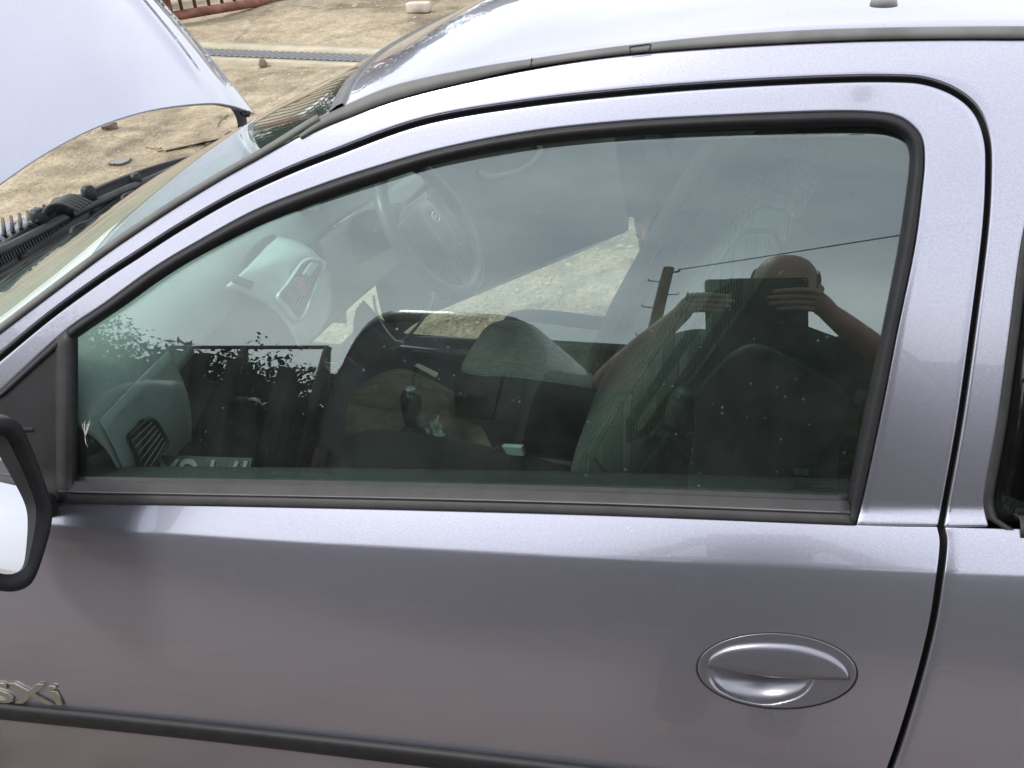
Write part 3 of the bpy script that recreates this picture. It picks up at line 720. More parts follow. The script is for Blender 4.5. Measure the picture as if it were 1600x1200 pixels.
o = mesh('mirror_glass', V, Fc, CHROME, MIR, False); solid(o, 0.002, 0)
foot0 = hit(70, 790, -0.02); R = []
for k in np.linspace(0, 1, 6):
    c = foot0*(1-k)+(ctr-nn*0.06+np.array([0, 0.03, -0.01]))*k
    R.append([c+np.array([0.04*math.cos(a), 0, 0.035*math.sin(a)]) for a in np.linspace(0, 2*math.pi, 14, endpoint=False)])
grid('mirror_foot', R, TRIM, MIR, closed_v=True)

# ------------------------------------------------------------------ far side of the body
def mirror_copy(src_name, name, parent):
    src = bpy.data.objects[src_name]; me = src.data.copy()
    for v in me.vertices: v.co.y = 2*YC-v.co.y
    me.flip_normals(); o = link(name, me, None, parent)
    for m in src.modifiers:
        if m.type == 'SOLIDIFY': solid(o, m.thickness, -1)
    return o
FAR = empty('far_side', (0, 2*YC-1.0, 0.5), CAR)
for a, b in (('body_side_frame', 'side_frame'), ('rear_quarter_panel', 'quarter_panel'), ('rear_cantrail', 'cantrail'), ('rear_pillar', 'pillar'), ('quarter_pane', 'quarter_pane'), ('roof_moulding', 'moulding')):
    mirror_copy(a, b, FAR)
o = mirror_copy('body_side_frame', 'frame_trim', FAR); o.data.materials.clear(); o.data.materials.append(PLASTIC)
for v in o.data.vertices: v.co.y -= 0.03
o = mirror_copy('door_seal', 'opening_seal', FAR); o.data.materials.clear(); o.data.materials.append(GAPBLK)
for v in o.data.vertices: v.co.y -= 0.02

# ------------------------------------------------------------------ cabin
CAB = empty('cabin_trim', (-0.6, YC, 0.3), CAR)
DASHM = simple('grey_green_dash', (0.36, 0.38, 0.375), 0.5, var=0.08, scale=20, bmp=0.25, bscale=900)
DASHL = simple('silver_console', (0.52, 0.57, 0.56), 0.33, 0.35, var=0.05, scale=20)
CLOTH = simple('grey_seat_cloth', (0.068, 0.070, 0.065), 0.95, var=0.25, scale=60, bmp=0.5, bscale=1500, spec=0.1)
CLOTHD = simple('black_seat_bolster', (0.017, 0.018, 0.018), 0.85, var=0.2, scale=80, bmp=0.4, bscale=1200, spec=0.2)
CARPET = simple('brown_dusty_carpet', (0.20, 0.165, 0.115), 0.98, var=0.45, scale=14, bmp=0.6, bscale=600, spec=0.1)
DKPL = simple('matt_black_plastic', (0.014, 0.014, 0.015), 0.5, var=0.3, scale=40, bmp=0.2, bscale=600)
LINER = simple('pale_headlining', (0.42, 0.42, 0.39), 0.95, spec=0.1)
# patterned cloth: woven rows
def make_pattern():
    m, n, b = mat_new('patterned_cloth'); set_in(b, Roughness=0.95); b.inputs['Specular IOR Level'].default_value = 0.1
    t = n.nodes.new('ShaderNodeTexCoord'); w = n.nodes.new('ShaderNodeTexWave'); w.inputs['Scale'].default_value = 90; w.inputs['Distortion'].default_value = 2.0; w.inputs['Detail Scale'].default_value = 3
    n.links.new(t.outputs['Object'], w.inputs['Vector'])
    br = n.nodes.new('ShaderNodeTexBrick'); br.inputs['Scale'].default_value = 34; n.links.new(t.outputs['Object'], br.inputs['Vector'])
    br.inputs['Color1'].default_value = (0.11, 0.113, 0.103, 1); br.inputs['Color2'].default_value = (0.20, 0.203, 0.185, 1); br.inputs['Mortar'].default_value = (0.035, 0.036, 0.035, 1)
    c = mixc(n, w.outputs['Fac'], (0.105, 0.108, 0.10), br.outputs['Color']); n.links.new(c, b.inputs['Base Color'])
    z = noise(n, 900, 2); bump(n, b, z.outputs['Fac'], 0.4, 0.002); return m
PATT = make_pattern()
# floor, bulkhead, tail, headlining
box('floor_pan', (-0.2, YC, 0.20), (2.9, 1.42, 0.05), DKPL, CAB, bev=0.01)
box('bulkhead', (-1.50, YC, 0.55), (0.04, 1.40, 0.75), DKPL, CAB, bev=0.01)
box('tail_panel', (1.38, YC, 0.60), (0.05, 1.5, 0.70), DKPL, CAB, bev=0.01)
R = [[roof_pt(q, v)-np.array([0, 0, 0.035]) for v in np.linspace(0.02, 1, 30)] for q in np.linspace(0.06, 1.94, 30)]
grid('headlining', R, LINER, CAB)
# near door card: ledge inside the glass and panel below
ledge_t = crom([(100, 752), (640, 762), (960, 770), (1330, 783)], 40)
L0 = hits(ledge_t, -0.024)
R = [L0+np.array([0, a, b]) for a, b in ((0, -0.03), (0.002, 0.002), (0.012, 0.006), (0.045, -0.002), (0.075, -0.02), (0.085, -0.10), (0.09, -0.42))]
grid('door_card', R, PLASTIC, DOOR)
# ---- dashboard
DASH = empty('dashboard', (-1.2, YC, 0.8), CAR)
def dash_prof(y):
    """x, z down the dash for a station y"""
    return [(-1.50, 0.925), (-1.34, 0.955), (-1.20, 0.95), (-1.12, 0.93), (-1.07, 0.89), (-1.05, 0.83)]
ysd = np.concatenate([[1.035, 1.04, 1.06], np.linspace(1.10, 2.44, 40), [2.48, 2.50]])
R = []
for y in ysd:
    e = max(0, 1-(y-1.035)/0.06)**2*0.05+max(0, 1-(2.5-y)/0.06)**2*0.05
    w = (y-YC)/0.74; R.append([np.array([x+0.05*w*w, y, z-e-0.03*w*w+0.0]) for x, z in crom(dash_prof(y), 22)])
o = grid('dash_top', R, DASHM, DASH); fix(o); solid(o, 0.006, 0)
# passenger end of the fascia, cut off where the glovebox was
R = []
for y in np.linspace(1.035, 1.27, 14):
    f = (y-1.035)/0.235; zl = 0.56+0.20*f**3
    w = (y-YC)/0.74
    R.append([np.array([x+0.05*w*w, y, z]) for x, z in crom([(-1.058, 0.86), (-1.046, 0.80), (-1.045, 0.74), (-1.07, 0.66), (-1.12, zl)], 14)])
o = grid('fascia_end', R, DASHM, DASH); solid(o, 0.006, 0)
# driver side fascia
R = []
for y in np.linspace(1.92, 2.50, 14):
    w = (y-YC)/0.74
    R.append([np.array([x+0.05*w*w, y, z]) for x, z in crom([(-1.05, 0.82), (-1.03, 0.74), (-1.06, 0.64), (-1.16, 0.50)], 12)])
o = grid('fascia_driver', R, DASHM, DASH); solid(o, 0.006, 0)
def vent(name, quad, y, parent, mat_frame, mat_slat, n=6, depth=0.03, flap=False, vdir=None):
    """air vent drawn in the plane x = const through px quad: frame ring, recess and slats; each slat its own piece"""
    e = empty(name, at_plane(*np.mean(quad, 0), y[0], y[1]), parent)
    P = np.array([at_plane(q[0], q[1], y[0], y[1]) for q in quad]); n0 = np.array(y[1], float); n0 /= np.linalg.norm(n0)
    c = P.mean(0); ring = even(P, 40, True)
    ring = crom(even(P, 12, True), 48, True)
    R = [ring+(ring-c)*k+n0*d for k, d in ((0.16, -0.004), (0.12, 0.004), (0.03, 0.006), (-0.02, 0.0), (-0.04, -depth))]
    o = grid('vent_frame', R, mat_frame, e, closed_v=True)
    V = list(ring-n0*depth)+[c-n0*depth]; mesh('vent_recess', V, [(i, (i+1) % 48, 48) for i in range(48)], DKPL, e)
    for k in range(n):
        f = (k+0.6)/n
        a = P[0]*(1-f)+P[3]*f; b = P[1]*(1-f)+P[2]*f; m = (b-a)*0.04
        a, b = a+m, b-m; up = (P[0]-P[3]); up /= np.linalg.norm(up)
        V = [a-n0*0.001, b-n0*0.001, b-n0*0.016-up*0.006, a-n0*0.016-up*0.006]; V += [v-up*0.0018 for v in V]
        mesh('slat', V, [(0, 1, 2, 3), (7, 6, 5, 4), (0, 4, 5, 1), (1, 5, 6, 2), (2, 6, 7, 3), (3, 7, 4, 0)], mat_slat, e, False)
    return e
nv = (0.82, -0.50, 0.28)
vent('air_vent', [(203, 683), (238, 652), (262, 690), (229, 745)], (at_y(230, 695, 1.085), nv), DASH, DKPL, DASHM, 6)
# centre pod: bright binnacle with display hood, vent and hazard switch
POD = empty('centre_console', at_y(440, 430, 1.66), CAR)
def quad_surf(name, rows, y0, y1, mat, parent, sol=0.006):
    R = []
    for row, yy in rows:
        R.append(crom([at_y(q[0], q[1], yy if len(q) < 3 else q[2]) for q in row], 16))
    o = grid(name, R, mat, parent); fix(o); solid(o, sol, -1); return o
# shell: swept across from its near edge to its far edge
near_e = [(352, 449, 1.50), (385, 462, 1.52), (420, 478, 1.54), (445, 500, 1.55), (460, 520, 1.55), (470, 545, 1.55)]
mid_e = [(395, 408, 1.58), (425, 415, 1.60), (455, 428, 1.63), (480, 470, 1.64), (492, 500, 1.64), (500, 520, 1.64)]
far_e = [(430, 368, 1.74), (462, 376, 1.76), (490, 392, 1.78), (512, 420, 1.80), (518, 450, 1.80), (520, 480, 1.80)]
R = []
A_, B_, C_ = [crom([at_y(*q) for q in e], 24) for e in (near_e, mid_e, far_e)]
for k in np.linspace(0, 1, 22):
    R.append(A_*(1-k)*(1-2*k)*1.0+B_*4*k*(1-k)+C_*k*(2*k-1))
o = grid('console_shell', R, DASHL, POD); fix(o); solid(o, 0.008, -1)
# dark display hood recess on top
hd = [at_y(362, 447, 1.515), at_y(392, 459, 1.53), at_y(438, 386, 1.745), at_y(424, 374, 1.735)]
hoodp = [np.array(p)+np.array([0.006, -0.006, 0.012]) for p in hd]
R = [[hoodp[0]*(1-u)*(1-v)+hoodp[1]*u*(1-v)+hoodp[2]*u*v+hoodp[3]*(1-u)*v+np.array([0, 0, 0.018*4*v*(1-v)]) for u in np.linspace(0, 1, 6)] for v in np.linspace(0, 1, 10)]
o = grid('display_hood', R, PLASTIC, POD); solid(o, 0.006, 1)
cv = vent('console_vent', [(437, 462), (478, 405), (506, 412), (470, 503)], (at_y(470, 450, 1.60), (0.80, -0.45, 0.40)), POD, DASHL, DASHM, 7)
pz = at_plane(488, 412, at_y(470, 450, 1.60), (0.80, -0.45, 0.40))
RED = simple('faded_red_switch', (0.48, 0.06, 0.06), 0.45)
sw = [at_plane(q[0], q[1], at_y(470, 450, 1.60)+np.array([0.008, -0.004, 0.004]), (0.80, -0.45, 0.40)) for q in ((460, 437), (468, 432), (486, 452), (478, 462))]
prism('hazard_switch', sw, np.array([-0.02, 0.011, -0.01]), RED, POD, bev=0.002)
sw = [at_plane(q[0], q[1], at_y(470, 450, 1.60)+np.array([0.010, -0.005, 0.005]), (0.80, -0.45, 0.40)) for q in ((474, 428), (487, 409), (500, 412), (486, 432))]
prism('clock_lens', sw, np.array([-0.012, 0.006, -0.006]), DASHL, POD, bev=0.003)
# instrument cowl and column
R = []
for y in np.linspace(1.90, 2.32, 22):
    w = (y-2.11)/0.21; h = math.sqrt(max(0, 1-abs(w)**2.6))
    R.append(crom([(-1.30, 0), (-1.17, 0.075), (-1.05, 0.085), (-1.02, 0.06), (-1.03, 0.02)], 14))
    R[-1] = np.array([[p[0], y, 0.905+p[1]*h] for p in R[-1]])
o = grid('instrument_cowl', R, DASHM, DASH); solid(o, 0.008, 0)
tube('column_shroud', [(-1.06, 2.10, 0.74), (-0.98, 2.10, 0.78), (-0.88, 2.10, 0.815)], [0.06, 0.058, 0.05], DKPL, DASH, 12)
for sg, le in ((-1, 0.14), (1, 0.14)):
    tube('column_stalk', [(-0.94, 2.10+sg*0.05, 0.81), (-0.90, 2.10+sg*0.12, 0.84), (-0.885, 2.10+sg*(0.05+le), 0.855)], [0.009, 0.008, 0.011], DKPL, DASH, 8)
# ---- steering wheel
SW = empty('steering_wheel', at_y(668, 362, 2.10), CAR)
swc = at_y(674, 354, 2.10); swn = np.array([0.85, 0.0, 0.53]); swn /= np.linalg.norm(swn)
su = np.cross([0, 1.0, 0], swn); su /= np.linalg.norm(su); sv = np.cross(swn, su)      # su: up the wheel
if su[2] < 0: su = -su; sv = -sv
ringp = [swc+0.186*(math.cos(a)*su+math.sin(a)*sv) for a in np.linspace(0, 2*math.pi, 64, endpoint=False)]
WHL = simple('worn_grey_wheel', (0.095, 0.10, 0.10), 0.28, var=0.15)
V, Fc = tube_v(ringp+[ringp[0]], 0.0185, 12, False); mesh('rim', V, Fc, WHL, SW)
R = []
for r, d in ((0.02, 0.035), (0.5, 0.034), (0.8, 0.028), (0.95, 0.016), (1.0, 0.0), (0.97, -0.03)):
    R.append([swc+swn*(d-0.01)+r*(0.088*math.copysign(abs(math.cos(a))**0.8, math.cos(a))*su+0.078*math.copysign(abs(math.sin(a))**0.8, math.sin(a))*sv)-su*0.01 for a in np.linspace(0, 2*math.pi, 48, endpoint=False)])
grid('airbag_hub', R, WHL, SW, closed_v=True)
for a0 in (math.radians(75), math.radians(-75), math.radians(180)):
    d = math.cos(a0)*su+math.sin(a0)*sv; t = np.cross(swn, d)
    R = [[swc+d*r+t*w*k-swn*0.012 for k in (-1, -0.5, 0.5, 1)] for r, w in ((0.06, 0.045), (0.11, 0.032), (0.15, 0.026), (0.178, 0.03))]
    o = grid('spoke', R, WHL, SW); solid(o, 0.018, 0, 0.004)
ov = [swc+swn*0.0265+0.021*math.cos(a)*sv+0.0125*math.sin(a)*su+su*0.015 for a in np.linspace(0, 2*math.pi, 28)]
tube('emblem_ring', ov, 0.0018, CHROME, SW, 6)
zz = crom([swc+swn*0.0265+su*(0.015+b)+sv*a for a, b in ((-0.014, -0.003), (-0.008, 0.005), (-0.002, -0.004), (0.004, 0.005), (0.009, -0.003), (0.014, 0.003))], 20)
tube('emblem_figure', zz, 0.0016, CHROME, SW, 6)
# ---- tunnel carpet, gear lever
TUN = empty('gear_tunnel', at_y(640, 620, 1.75), CAR)
R = []
for k, zc in ((0, -0.10), (0.06, -0.02), (0.2, 0.005), (0.5, 0.012), (0.8, 0.004), (0.95, -0.025), (1, -0.10)):
    row = []
    for f in np.linspace(0, 1, 20):
        nb = crom([(535, 668), (590, 690), (650, 704), (715, 735), (800, 760)], 20)[int(f*19)]; fb = crom([(560, 590), (590, 566), (625, 557), (668, 572), (712, 596)], 20)[int(f*19)]
        q = nb*(1-k)+fb*k; p = at_z(q[0], q[1], 0.40-0.05*f); row.append(p+np.array([0, 0, zc]))
    R.append(row)
o = grid('tunnel_carpet', R, CARPET, TUN); fix(o)
GL = empty('gear_lever', at_y(648, 668, 1.72), CAR)
KNOB = simple('glossy_black_knob', (0.012, 0.012, 0.013), 0.18, coat=0.5)
kb = at_y(644, 668, 1.73); kt = at_y(641, 612, 1.73)
ax = kt-kb
tube('shaft', [kb-ax*0.5, kb-ax*0.1, kb+ax*0.1], [0.03, 0.022, 0.016], DKPL, GL, 12)
tube('knob', [kb+ax*t for t in (0.0, 0.12, 0.3, 0.55, 0.8, 0.95, 1.04, 1.08)], [0.014, 0.017, 0.021, 0.0255, 0.026, 0.022, 0.014, 0.004], KNOB, GL, 20)
tube('knob_cap', [kb+ax*1.06, kb+ax*1.095], [0.014, 0.011], DASHL, GL, 16)
R = [[kb-ax*d+np.array([rx*math.cos(a), ry*math.sin(a), 0]) for a in np.linspace(0, 2*math.pi, 12, endpoint=False)] for d, rx, ry in ((0.02, 0.02, 0.02), (0.15, 0.035, 0.03), (0.3, 0.03, 0.03), (0.5, 0.055, 0.05), (0.62, 0.07, 0.06))]
grid('gaiter', R, DKPL, GL, smooth=False, closed_v=True)

# ------------------------------------------------------------------ seats
def sbox(name, c, half, R=None, mat=None, parent=None, e=0.35, nu=28, nv=18):
    """superellipsoid block: soft upholstered volume"""
    sg = lambda v, p: math.copysign(abs(v)**p, v)
    rows = []
    for v in np.linspace(-math.pi/2, math.pi/2, nv):
        row = []
        for u in np.linspace(-math.pi, math.pi, nu, endpoint=False):
            p = np.array([half[0]*sg(math.cos(v), e)*sg(math.cos(u), e), half[1]*sg(math.cos(v), e)*sg(math.sin(u), e), half[2]*sg(math.sin(v), e)])
            if R is not None: p = np.array(R) @ p
            row.append(np.array(c)+p)
        rows.append(row)
    o = grid(name, rows, mat, parent, closed_v=True); return fix(o)
PS = empty('passenger_seat', (-0.4, 1.36, 0.25), CAR)
sbox('seat_cushion', (-0.60, 1.37, 0.425), (0.29, 0.25, 0.095), rotm('Y', 0.10), CLOTHD, PS, 0.45)
Rb = rotm('Y', math.radians(28))
sbox('seat_back', (0.05, 1.39, 0.90), (0.15, 0.235, 0.40), Rb, CLOTHD, PS, 0.27)
sbox('back_cushion', (-0.10, 1.39, 0.965), (0.055, 0.215, 0.34), Rb, PATT, PS, 0.42)
sbox('side_trim', (-0.02, 1.155, 0.83), (0.10, 0.012, 0.19), Rb, DKPL, PS, 0.4)
lv = crom([at_y(1052, 668, 1.13), at_y(1058, 640, 1.13), at_y(1066, 618, 1.13), at_y(1075, 606, 1.13)], 10)
tube('recline_lever', lv, [0.012, 0.0145, 0.0155, 0.0155, 0.0155, 0.015, 0.014, 0.013, 0.011, 0.006], PLASTIC, PS, 12)
sbox('headrest', at_y(1262, 228, 1.40), (0.05, 0.125, 0.075), rotm('Y', 0.3), CLOTH, PS, 0.55)
for dy in (-0.05, 0.05): tube('headrest_post', [at_y(1250, 240, 1.40)+[0.0, dy, -0.02], at_y(1245, 262, 1.40)+[-0.02, dy, -0.09]], 0.006, CHROME, PS, 8)
tube('seat_runner', [(-0.85, 1.22, 0.25), (-0.15, 1.22, 0.25)], 0.018, DKPL, PS, 8)
tube('seat_runner', [(-0.85, 1.52, 0.25), (-0.15, 1.52, 0.25)], 0.018, DKPL, PS, 8)
DS = empty('driver_seat', (-0.4, 2.1, 0.25), CAR)
sbox('seat_cushion', (-0.49, 2.08, 0.385), (0.255, 0.215, 0.085), rotm('Y', 0.06), CLOTHD, DS, 0.35)
sbox('cushion_cloth', (-0.50, 2.08, 0.42), (0.235, 0.165, 0.065), rotm('Y', 0.06), PATT, DS, 0.35)
for sg in (-1, 1): sbox('cushion_bolster', (-0.47, 2.08+sg*0.195, 0.43), (0.23, 0.045, 0.055), rotm('Y', 0.06), CLOTHD, DS, 0.6)
Rd = rotm('Y', math.radians(26))
sbox('seat_back', (-0.185, 2.08, 0.72), (0.08, 0.225, 0.34), Rd, CLOTHD, DS, 0.38)
sbox('back_cushion', (-0.245, 2.08, 0.73), (0.05, 0.17, 0.30), Rd, PATT, DS, 0.42)
sbox('headrest', (0.02, 2.08, 1.14), (0.05, 0.125, 0.075), Rd, CLOTH, DS, 0.55)
tube('seat_runner', [(-0.8, 1.9, 0.25), (-0.1, 1.9, 0.25)], 0.018, DKPL, DS, 8)
RS = empty('rear_bench', (0.75, YC, 0.3), CAR)
sbox('bench_cushion', (0.52, YC, 0.50), (0.34, 0.62, 0.13), None, CLOTH, RS, 0.4)
sbox('bench_back', (0.86, YC, 0.84), (0.09, 0.62, 0.33), rotm('Y', 0.3), CLOTH, RS, 0.4)
box('quarter_trim', (0.78, 2*YC-1.07, 0.62), (1.15, 0.05, 0.66), DKPL, RS, bev=0.02)
box('quarter_trim', (0.82, 1.09, 0.60), (1.05, 0.04, 0.60), DKPL, RS, bev=0.02)
# belt buckle by the tunnel
BK = empty('belt_buckle', at_y(785, 715, 1.56), CAR)
bq = [at_y(q[0], q[1], 1.56) for q in ((744, 738), (772, 700), (800, 726), (790, 760))]
prism('buckle_body', bq, (0, 0.035, -0.01), DKPL, BK, bev=0.004)
bq = [at_y(q[0], q[1], 1.565) for q in ((783, 697), (815, 699), (820, 713), (793, 712))]
prism('buckle_tongue', bq, (0, 0.02, -0.006), simple('pale_green_metal', (0.55, 0.66, 0.62), 0.35, 0.3), BK, bev=0.002)

# ------------------------------------------------------------------ far sill and open driver door
SILL = empty('far_sill', (-0.6, 2.42, 0.25), CAR)
st_ = crom([(560, 478), (585, 505), (615, 527), (650, 539), (700, 541), (760, 542), (900, 548), (1100, 556)], 40)
R = []
for dy, dz in ((0.05, -0.06), (0.045, 0.0), (0.03, 0.004), (0.028, -0.001), (0.018, 0.0), (0.016, 0.004), (0.006, 0.003), (0.004, -0.002), (-0.006, -0.002), (-0.008, 0.002), (-0.018, 0.0), (-0.05, -0.03), (-0.08, -0.10)):
    R.append([at_y(q[0], q[1], 2.44)+np.array([0, dy, dz]) for q in st_])
grid('sill_trim', R, DKPL, SILL)
box('sill_beam', (-0.35, 2.46, 0.22), (1.9, 0.12, 0.10), PAINT, SILL, bev=0.02)
FD = empty('driver_door', (-1.12, 2.53, 0.3), CAR)
DA = math.radians(57); dd = np.array([math.cos(DA), math.sin(DA), 0]); dn = np.array([math.sin(DA), -math.cos(DA), 0]); HG = np.array([-1.13, 2.50, 0])
def dpt(u, z, n=0.0): return HG+dd*u+dn*n+np.array([0, 0, z])
R = []
for z, n0 in ((0.285, -0.02), (0.29, 0.012), (0.34, 0.028), (0.50, 0.035), (0.56, 0.06), (0.60, 0.062), (0.625, 0.040), (0.74, 0.030), (0.84, 0.022), (0.88, 0.008), (0.885, -0.03)):
    R.append([dpt(u, z+0.02*math.sin(u*2.4)-0.03*max(0, 1-u/0.15)**2, n0*min(1, u/0.06)*min(1, (1.13-u)/0.06+0.05)) for u in np.linspace(0, 1.12, 30)])
DTR = simple('charcoal_door_trim', (0.075, 0.08, 0.08), 0.55, var=0.15, scale=30, bmp=0.25, bscale=800)
o = grid('door_trim', R, DTR, FD)
R = [[dpt(u, z, n0) for u in np.linspace(0, 1.13, 12)] for z, n0 in ((0.26, -0.05), (0.30, -0.085), (0.5, -0.115), (0.75, -0.10), (0.89, -0.06), (0.89, -0.03), (0.28, -0.021))]
o = grid('door_panel', R, PAINT, FD)
fr = crom([dpt(0.0, 0.88, -0.03), dpt(0.30, 1.08, -0.05), dpt(0.55, 1.21, -0.07), dpt(0.85, 1.27, -0.08), dpt(1.02, 1.25, -0.08), dpt(1.08, 1.1, -0.06), dpt(1.11, 0.88, -0.03)], 40)
tube('door_frame', fr, 0.022, DKPL, FD, 8)
V = list(fr)+[dpt(u, 0.88, -0.03) for u in np.linspace(1.1, 0.0, 40)]; n = 40
o = mesh('door_glass', V, [(i, i+1, 2*n-2-i, 2*n-1-i) for i in range(n-1)], SCREEN, FD); solid(o, 0.004)
a = dpt(0.55, 0.70, 0.05)
tube('pull_handle', crom([dpt(0.36, 0.73, 0.03), dpt(0.38, 0.71, 0.07), dpt(0.52, 0.705, 0.075), dpt(0.60, 0.74, 0.07), dpt(0.62, 0.76, 0.03)], 16), 0.012, DTR, FD, 8)
box('speaker_grille', dpt(0.25, 0.42, 0.034), (0.16, 0.012, 0.16), DKPL, FD, R=rotm('Z', DA), bev=0.004)

# ------------------------------------------------------------------ loose things in the cabin
WHITE = simple('white_nylon', (0.86, 0.86, 0.82), 0.4, var=0.05)
PAPER = simple('cream_paper', (0.70, 0.67, 0.52), 0.85, var=0.06)
TISS = simple('crumpled_foil_paper', (0.55, 0.60, 0.56), 0.6, var=0.3, scale=60, bmp=0.5, bscale=150)
zt = empty('cable_tie', at_y(625, 536, 2.36), label='white nylon cable tie with two curved ends on the far sill', cat='cable tie')
tube('tie_strap', crom([at_y(*q, 2.36) for q in ((584, 462), (588, 486), (600, 512), (617, 532), (624, 538))], 20), [0.0042]*20, WHITE, zt, 6)
tube('tie_strap', crom([at_y(*q, 2.36) for q in ((677, 455), (670, 482), (650, 512), (632, 530), (620, 541), (611, 547))], 20), [0.0055]*20, WHITE, zt, 6)
box('tie_head', at_y(625, 535, 2.355), (0.022, 0.012, 0.014), WHITE, zt, bev=0.003)
pp = [at_z(q[0], q[1], 0.41) for q in ((648, 573), (653, 569), (685, 584), (681, 591))]
o = prism('paper_strip', pp, (0, 0, 0.003), PAPER); tag(o, 'cream paper strip lying on the brown tunnel carpet', 'paper')
# crumpled wrapper beside the gear lever
def crumple(name, quad, z, mat, label, cat, amp=0.02, n=7):
    P = [at_z(q[0], q[1], z) for q in quad]; R = []
    for v in np.linspace(0, 1, n):
        R.append([P[0]*(1-u)*(1-v)+P[1]*u*(1-v)+P[2]*u*v+P[3]*(1-u)*v+RNG.normal(0, amp*0.35, 3)+np.array([0, 0, abs(RNG.normal(0, amp))]) for u in np.linspace(0, 1, n)])
    o = grid(name, R, mat, None, smooth=False); solid(o, 0.0008); tag(o, label, cat); return o
crumple('wrapper', ((672, 665), (686, 657), (695, 682), (684, 696)), 0.40, TISS, 'crumpled pale foil wrapper beside the gear lever', 'wrapper', 0.010)
crumple('wrapper', ((648, 668), (670, 664), (682, 692), (655, 686)), 0.39, simple('grey_film', (0.10, 0.115, 0.11), 0.3), 'dark grey plastic film lying beside the gear lever gaiter', 'plastic film', 0.006)
# connector with wires
cn = empty('wire_connector', at_y(535, 570, 1.62), label='black plug with a pink clip and coloured wires in the stripped dash', cat='connector')
cq = [at_y(q[0], q[1], 1.62) for q in ((527, 566), (542, 559), (554, 572), (536, 582))]
prism('plug_body', cq, (0.0, 0.02, -0.008), PLASTIC, cn, bev=0.002)
cq = [at_y(q[0], q[1], 1.617) for q in ((529, 564), (535, 563), (539, 570), (533, 572))]
prism('plug_clip', cq, (0, 0.004, 0), simple('pink_clip', (0.45, 0.05, 0.22), 0.4), cn)
for k, c in enumerate(((0.5, 0.06, 0.05), (0.45, 0.5, 0.2), (0.55, 0.5, 0.42), (0.12, 0.3, 0.15), (0.5, 0.5, 0.48))):
    m = simple('wire_%d' % k, c, 0.45)
    tube('wire', crom([at_y(530+k, 580-k*3, 1.625), at_y(522, 584-k*4, 1.62), at_y(512-k, 578-k*3, 1.63), at_y(507, 570-k*2, 1.66), at_y(512, 560, 1.72)], 14), 0.0016, m, cn, 5)
wl = empty('wire_bundle', at_y(380, 628, 1.40), label='stripped wire bundle with bare ends hanging in the glovebox hole', cat='wires')
tube('sleeve', [at_y(354, 626, 1.40), at_y(370, 624, 1.40), at_y(388, 624, 1.40)], [0.006, 0.007, 0.006], PLASTIC, wl, 8)
for k in range(6):
    tube('strand', crom([at_y(386, 624, 1.40), at_y(396+k, 622+k, 1.40), at_y(406+k*0.6, 626+k*1.5, 1.41), at_y(396+k*4.5, 634-k*1.2, 1.42)], 10), 0.0013, SILV if k % 2 else WHITE, wl, 5)
# number plate lying at the foot of the window
PLATE = simple('number_plate_white', (0.20, 0.21, 0.205), 0.45, var=0.08)
npq = [at_y(232, 744, 1.075), at_y(385, 750, 1.075)]
npx = npq[1]-npq[0]; npx /= np.linalg.norm(npx)
npo = at_y(225, 750, 1.07); npu = np.array([0.05, 0.75, 0.62]); npu -= npx*(npx @ npu); npu /= np.linalg.norm(npu)
pl = empty('number_plate', npo, label='loose grey number plate lying upside down behind the window foot', cat='number plate')
W_ = np.linalg.norm(npq[1]-npq[0])
def npt(u, v, d=0): return npo+npx*u*W_*1.05+npu*v+np.cross(npx, npu)*d
o = prism('plate_sheet', [npt(0, -0.03), npt(1, -0.03), npt(1, 0.045), npt(0, 0.045)], np.cross(npx, npu)*-0.003, DKPL, pl)
text_mesh('plate_letters', 'I7 FGX', PLATE, pl, npt(0.97, 0.040, 0.002), -npx, -npu, 0.06, 0.0006, 0.0, 0.0, W_*0.92)
# yellow note on the dash top seen through the screen
yn = [at_z(q[0], q[1], 0.97) for q in ((228, 340), (250, 329), (243, 342), (235, 348))]
o = prism('yellow_note', yn, (0, 0, 0.003), simple('yellow_paper', (0.75, 0.6, 0.08), 0.8)); tag(o, 'yellow paper note on the dashboard behind the windscreen', 'note')
# small white feather stuck on the window
FEA = simple('white_down', (0.75, 0.75, 0.70), 0.9)
fe = empty('feather', hit(135, 672, -0.008), label='tiny white downy feather stuck to the glass near the mirror', cat='feather')
for k in range(6):
    a = -0.42+k*0.15+0.06*math.sin(k*2.3); tube('barb', hits(np.array([(133, 684), (134+9*math.sin(a)*0.6, 676), (135+20*math.sin(a)*0.8, 671-8*math.cos(a)), (137+17*math.sin(a), 666-(5+4*math.sin(k*1.9))*math.cos(a*1.3))]), [-0.010, -0.009, -0.008, -0.008]), [0.0004, 0.0004, 0.0004, 0.0002], FEA, fe, 4)
tube('quill', hits(np.array([(133, 684), (134, 692), (137, 698)]), -0.0095), 0.0005, FEA, fe, 4)
